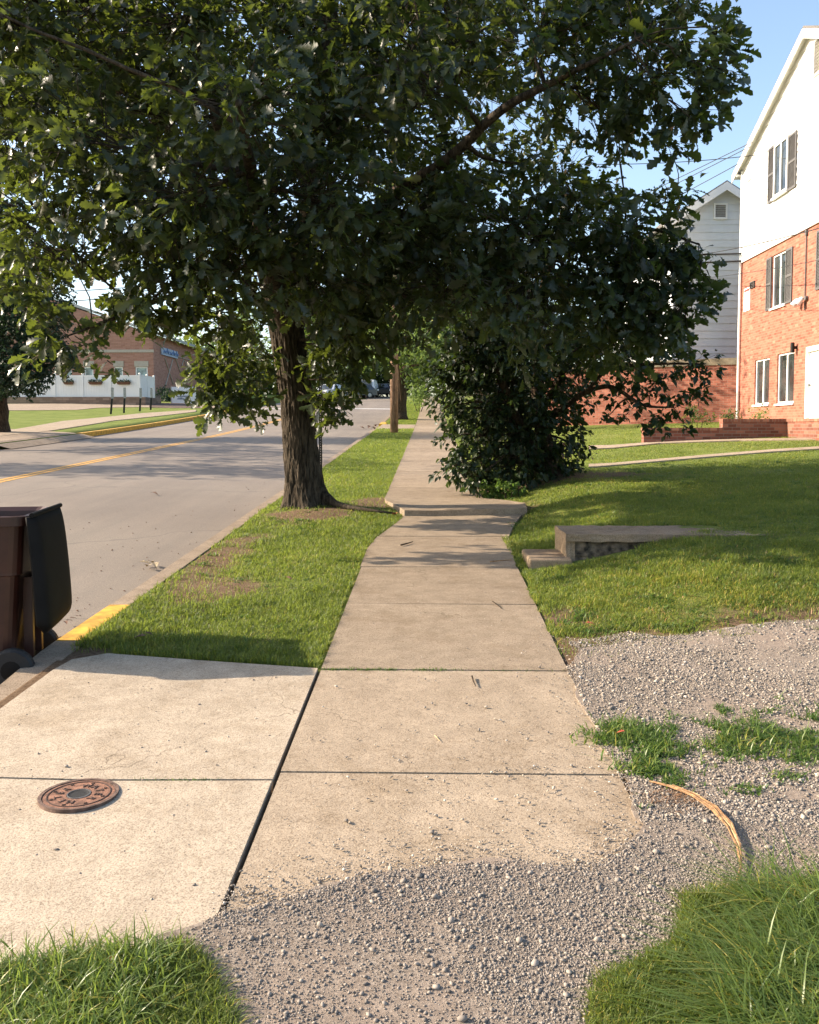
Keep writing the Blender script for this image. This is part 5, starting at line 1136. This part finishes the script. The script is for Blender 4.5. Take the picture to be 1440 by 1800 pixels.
MB().tube([BM @ Vector((.40, -.30, BH-.03)), BM @ Vector((.40, .30, BH-.03))], .016, 8).tube([BM @ Vector((.34, -.2, BH-.05)), BM @ Vector((.40, -.2, BH-.03))], .02, 6).tube([BM @ Vector((.34, .2, BH-.05)), BM @ Vector((.40, .2, BH-.03))], .02, 6).build('handle', MT['lid'], TB)
# lid: domed rounded panel hanging from the hinge
LW, LL = .375, .74; nU, nV = 14, 18; V_ = []; 
for side_ in (0, 1):
    for j in range(nV):
        for i in range(nU):
            u = -1+2*i/(nU-1); v = j/(nV-1); w_ = LW*(1+.04*v)*(1 if v < .88 else 1-.28*((v-.88)/.12)**2); 
            dome = .022*(1-abs(u)**6)*(1-abs(2*v-1)**6)
            x_ = .415+.05*v+dome-.012*side_-(.03 if (abs(u) > .93 or v > .97) else 0)
            vv = v*LL*(1-.05*abs(u)**6 if v > .9 else 1)
            V_.append(BM @ Vector((x_+.008*math.sin(v*3), u*w_, BH+.0-vv)))
Fl = []
for s_ in (0, 1):
    for j in range(nV-1):
        for i in range(nU-1): a = s_*nU*nV+j*nU+i; Fl.append((a, a+1, a+nU+1, a+nU))
bd = [(0, i) for i in range(nU)]+[(j, nU-1) for j in range(1, nV)]+[(nV-1, i) for i in range(nU-2, -1, -1)]+[(j, 0) for j in range(nV-2, 0, -1)]
for k in range(len(bd)):
    a = bd[k][0]*nU+bd[k][1]; b_ = bd[(k+1) % len(bd)]; b_ = b_[0]*nU+b_[1]; Fl.append((a, b_, b_+nU*nV, a+nU*nV))
LD = MB().add(V_, Fl).build('lid', MT['lid'], TB, smooth=True)
MB().tube([BM @ Vector((.405, -.36, BH+.01)), BM @ Vector((.405, .36, BH+.01))], .015, 8).build('hinge', MT['lid'], LD)
for s_ in (-1, 1):
    w_ = MB().lathe([(.06, -.035), (.115, -.035), (.13, -.02), (.13, .02), (.115, .035), (.06, .035)], (0, 0, 0), 24, 'y')
    w_.v = [tuple(BM @ (Vector(v)+Vector((.26, s_*.31, .13)))) for v in w_.v]; wh_ = w_.build('wheel', MT['black'], TB)
    q = MB().lathe([(.02, -.03), (.06, -.025), (.065, 0), (.06, .025), (.02, .03)], (0, 0, 0), 16, 'y'); q.v = [tuple(BM @ (Vector(v)+Vector((.26, s_*.32, .13)))) for v in q.v]; q.build('rim', MT['lid'], wh_)
MB().tube([BM @ Vector((.26, -.3, .13)), BM @ Vector((.26, .3, .13))], .015, 8).build('axle', MT['metal'], TB)

# ---------------------------------------------------------------- water meter cover
mc = G(139, 1407); mz = hz(mc.x, mc.y)+.0205; RM = .155
MC = thing('meter_cover', 'round rusty iron water cover set in the driveway concrete', 'cover', (mc.x, mc.y, mz))
def disc(r0, r1, z0, z1, n=64):
    mb = MB(); k = 0
    for r_, z_ in ((r0, z0), (r0, z1), (r1, z1), (r1, z0)): mb.v += [(mc.x+r_*math.cos(2*math.pi*j/n), mc.y+r_*math.sin(2*math.pi*j/n), mz+z_) for j in range(n)]
    for i in range(3):
        for j in range(n): a, b_ = i*n+j, i*n+(j+1) % n; mb.f.append((a, b_, b_+n, a+n))
    return mb
disc(RM*.91, RM, -.01, .009).build('ring', MT['ironfr'], MC)
disc(RM*.31, RM*.895, -.01, .006).build('lid', MT['iron'], MC)
MB().lathe([(RM*.3, 0), (RM*.3, .0065), (RM*.27, .0075), (RM*.2, .0055)], (mc.x, mc.y, mz), 40).build('glass_port', MT['black'], MC)
disc(RM*.27, RM*.30, -.01, .0085).build('port_rim', MT['galv'], MC)
def letters(txt, rad, a0, step, size, flip=False):
    for i, chh in enumerate(txt):
        if chh == ' ': continue
        cu = bpy.data.curves.new('t', 'FONT'); cu.body = chh; cu.size = size; cu.extrude = .0015; cu.align_x = 'CENTER'; cu.align_y = 'CENTER'
        o = bpy.data.objects.new('t', cu); col.objects.link(o); dg = bpy.context.evaluated_depsgraph_get(); me = bpy.data.meshes.new_from_object(o.evaluated_get(dg)); bpy.data.objects.remove(o)
        a = a0-step*i; ro = a-math.pi/2+(math.pi if flip else 0)
        me.transform(Matrix.Translation((mc.x+rad*math.cos(a), mc.y+rad*math.sin(a), mz+.0075)) @ Matrix.Rotation(ro, 4, 'Z')); me.materials.clear(); link('letter', me, MT['ironlt'], MC)
letters('WATER', RM*.50, R(88), R(30), RM*.27); letters('METER', RM*.50, R(268), R(30), RM*.27)
letters('********', RM*.64, R(170), R(45), RM*.22)
o = disc(RM*.77, RM*.80, .0, .0085).build('rim_line', MT['ironlt'], MC)

# ---------------------------------------------------------------- litter: twigs, leaves, dead frond
def twigobj(lb, pix, r_, mat='twig', z=.018, arch=0, name='twig', cat='twig'):
    pts = []
    for k, (px, py) in enumerate(pix):
        g = G(px, py); t = k/(len(pix)-1); pts.append(Vector((g.x, g.y, g.z+z+r_+arch*math.sin(t*math.pi))))
    o = MB().tube(pts, [r_*(.8-.45*k/(len(pts)-1)) for k in range(len(pts))], 6).build(name, MT[mat], None, origin=pts[0]); return tag(o, lb, cat)
fr = thing('dead_frond', 'long curved dry orange-brown frond lying on the gravel', 'dead branch', G(1220, 1420))
path = [(1142, 1386), (1180, 1398), (1220, 1416), (1255, 1440), (1282, 1472), (1298, 1508), (1302, 1540), (1296, 1566)]
for s_ in range(9):
    pts = []; o_ = random.uniform(-1, 1); st = random.randint(0, 2) if s_ else 0; en = len(path)-random.randint(0, 1)
    for k, (px, py) in enumerate(path[st:en]):
        kk = (k+st)/7; w_ = math.sin(min(1, kk*1.1)*math.pi)*5; g = G(px+o_*w_+random.uniform(-1.5, 1.5), py-o_*w_*.6); pts.append(g+Vector((0, 0, .03+.012*math.sin(kk*3)+.006*random.random())))
    MB().tube(pts, [.0026 if s_ else .004]*len(pts), 5).build('strand', MT['straw'] if s_ % 4 == 1 else MT['twig'], fr)
n_ = 260; qx, qy = rng.normal(1185, 26, n_), rng.normal(1415, 11, n_); xy = [G(a, b_) for a, b_ in zip(qx, qy)]
tag(blades('dry_grass', np.array([p.x for p in xy]), np.array([p.y for p in xy]), rng.uniform(.012, .03, n_), .003+0*qx, 2.2, plain('dry_grass', (.22, .12, .06), .8, var=.3, sc=60), .02), 'clump of dry brown grass beside the dead frond', 'dry grass', kind='stuff')
twigobj('short dark twig lying on the sidewalk before the raised slab', [(705, 963), (716, 960), (726, 957)], .012, 'bark2')
twigobj('dark curled twig on the slab near the weedy joint', [(830, 1196), (832, 1204), (836, 1213)], .007, 'bark2')
twigobj('thin twig across the sidewalk joint near the right edge', [(866, 1062), (874, 1068), (882, 1075)], .005, 'bark2')
twigobj('thin twigs lying on the sidewalk by the lower concrete step', [(862, 992), (880, 990), (898, 989)], .008, 'twig')
twigobj('dry straw stem at the bottom edge by the long grass', [(352, 1798), (385, 1780), (424, 1762)], .0025, 'straw', .03, .01)
twigobj('pale thin stem lying on the middle slab', [(764, 1300), (769, 1305), (773, 1310)], .003, 'straw')
def leafobj(lb, px, py, size, mat, z=.02, name='fallen_leaf', a=None, tilt=.5, grp='fallen leaves'):
    g = G(px, py); V, Fc = OAK; a = random.uniform(0, 6.28) if a is None else a
    Mx = Matrix.Translation(g+Vector((0, 0, z))) @ Matrix.Rotation(a, 4, 'Z') @ Matrix.Rotation(tilt, 4, 'X') @ Matrix.Scale(size, 4)
    o = MB().add([Mx @ Vector((x_*1.3, y_, z_+.25*x_*x_)) for x_, y_, z_ in V], [tuple(f) for f in Fc]).build(name, MT[mat], None, origin=g); return tag(o, lb, 'leaf', grp)
leafobj('red curled leaf at the top edge of the long grass, bottom left', 187, 1700, .05, 'redleaf', .03)
leafobj('red leaf at the corner of the raised sidewalk slab', 690, 909, .12, 'redleaf', .03)
leafobj('reddish leaf in the grass of the near verge centre', 515, 1030, .08, 'brownleaf', .05)
leafobj('reddish leaf in the shaded verge beside the bin shadow', 232, 1137, .09, 'brownleaf', .05)
leafobj('brown curled leaf in the shaded end of the verge', 270, 1130, .06, 'brownleaf', .05)
leafobj('orange leaf in the weeds beside the sidewalk', 1083, 1307, .04, 'redleaf', .05)
leafobj('small brown leaf alone on the road', 278, 872, .16, 'brownleaf', .02)
leafobj('red leaf in the grass right of the sidewalk', 1048, 1112, .07, 'redleaf', .05)
for k, (px, py) in enumerate(((258, 1001), (267, 998), (275, 1003), (270, 995))):
    leafobj('pale dry leaf of the small heap in the gutter', px, py, .13, 'tanleaf', .03, grp='dry leaf heap in the gutter')
for k, (px, py) in enumerate(((128, 1098), (136, 1094), (118, 1104), (143, 1090), (78, 1128), (90, 1124), (70, 1133))):
    leafobj('brown leaf in the gutter litter between bin and yellow kerb', px, py, .06, 'brownleaf', .03, grp='gutter litter leaves')
for k in range(11):
    leafobj('brown leaf in the drift by the yellow kerb end before the pole', random.uniform(638, 662), random.uniform(749, 757), .25, 'brownleaf', .03, grp='leaf drift by the far driveway')
n = 900; x = rng.uniform(-7, -2.6, n); y = 5+rng.exponential(5, n); k = keep(x, y, np.exp((x+2.6)/1.3))
o = stones('road_grit', x[k], y[k], h(x[k], y[k])+.008, rng.uniform(.006, .022, k.sum()), ico_templates(1, 2)); o.data.materials.clear(); o.data.materials.append(MT['brownleaf']); tag(o, 'dark bits of twig and grit scattered on the road by the kerb', 'litter', kind='stuff')
MT['red'].name = 'hydrant_paint'
for px, py, r_ in ((648, 751, .16), ):
    pass
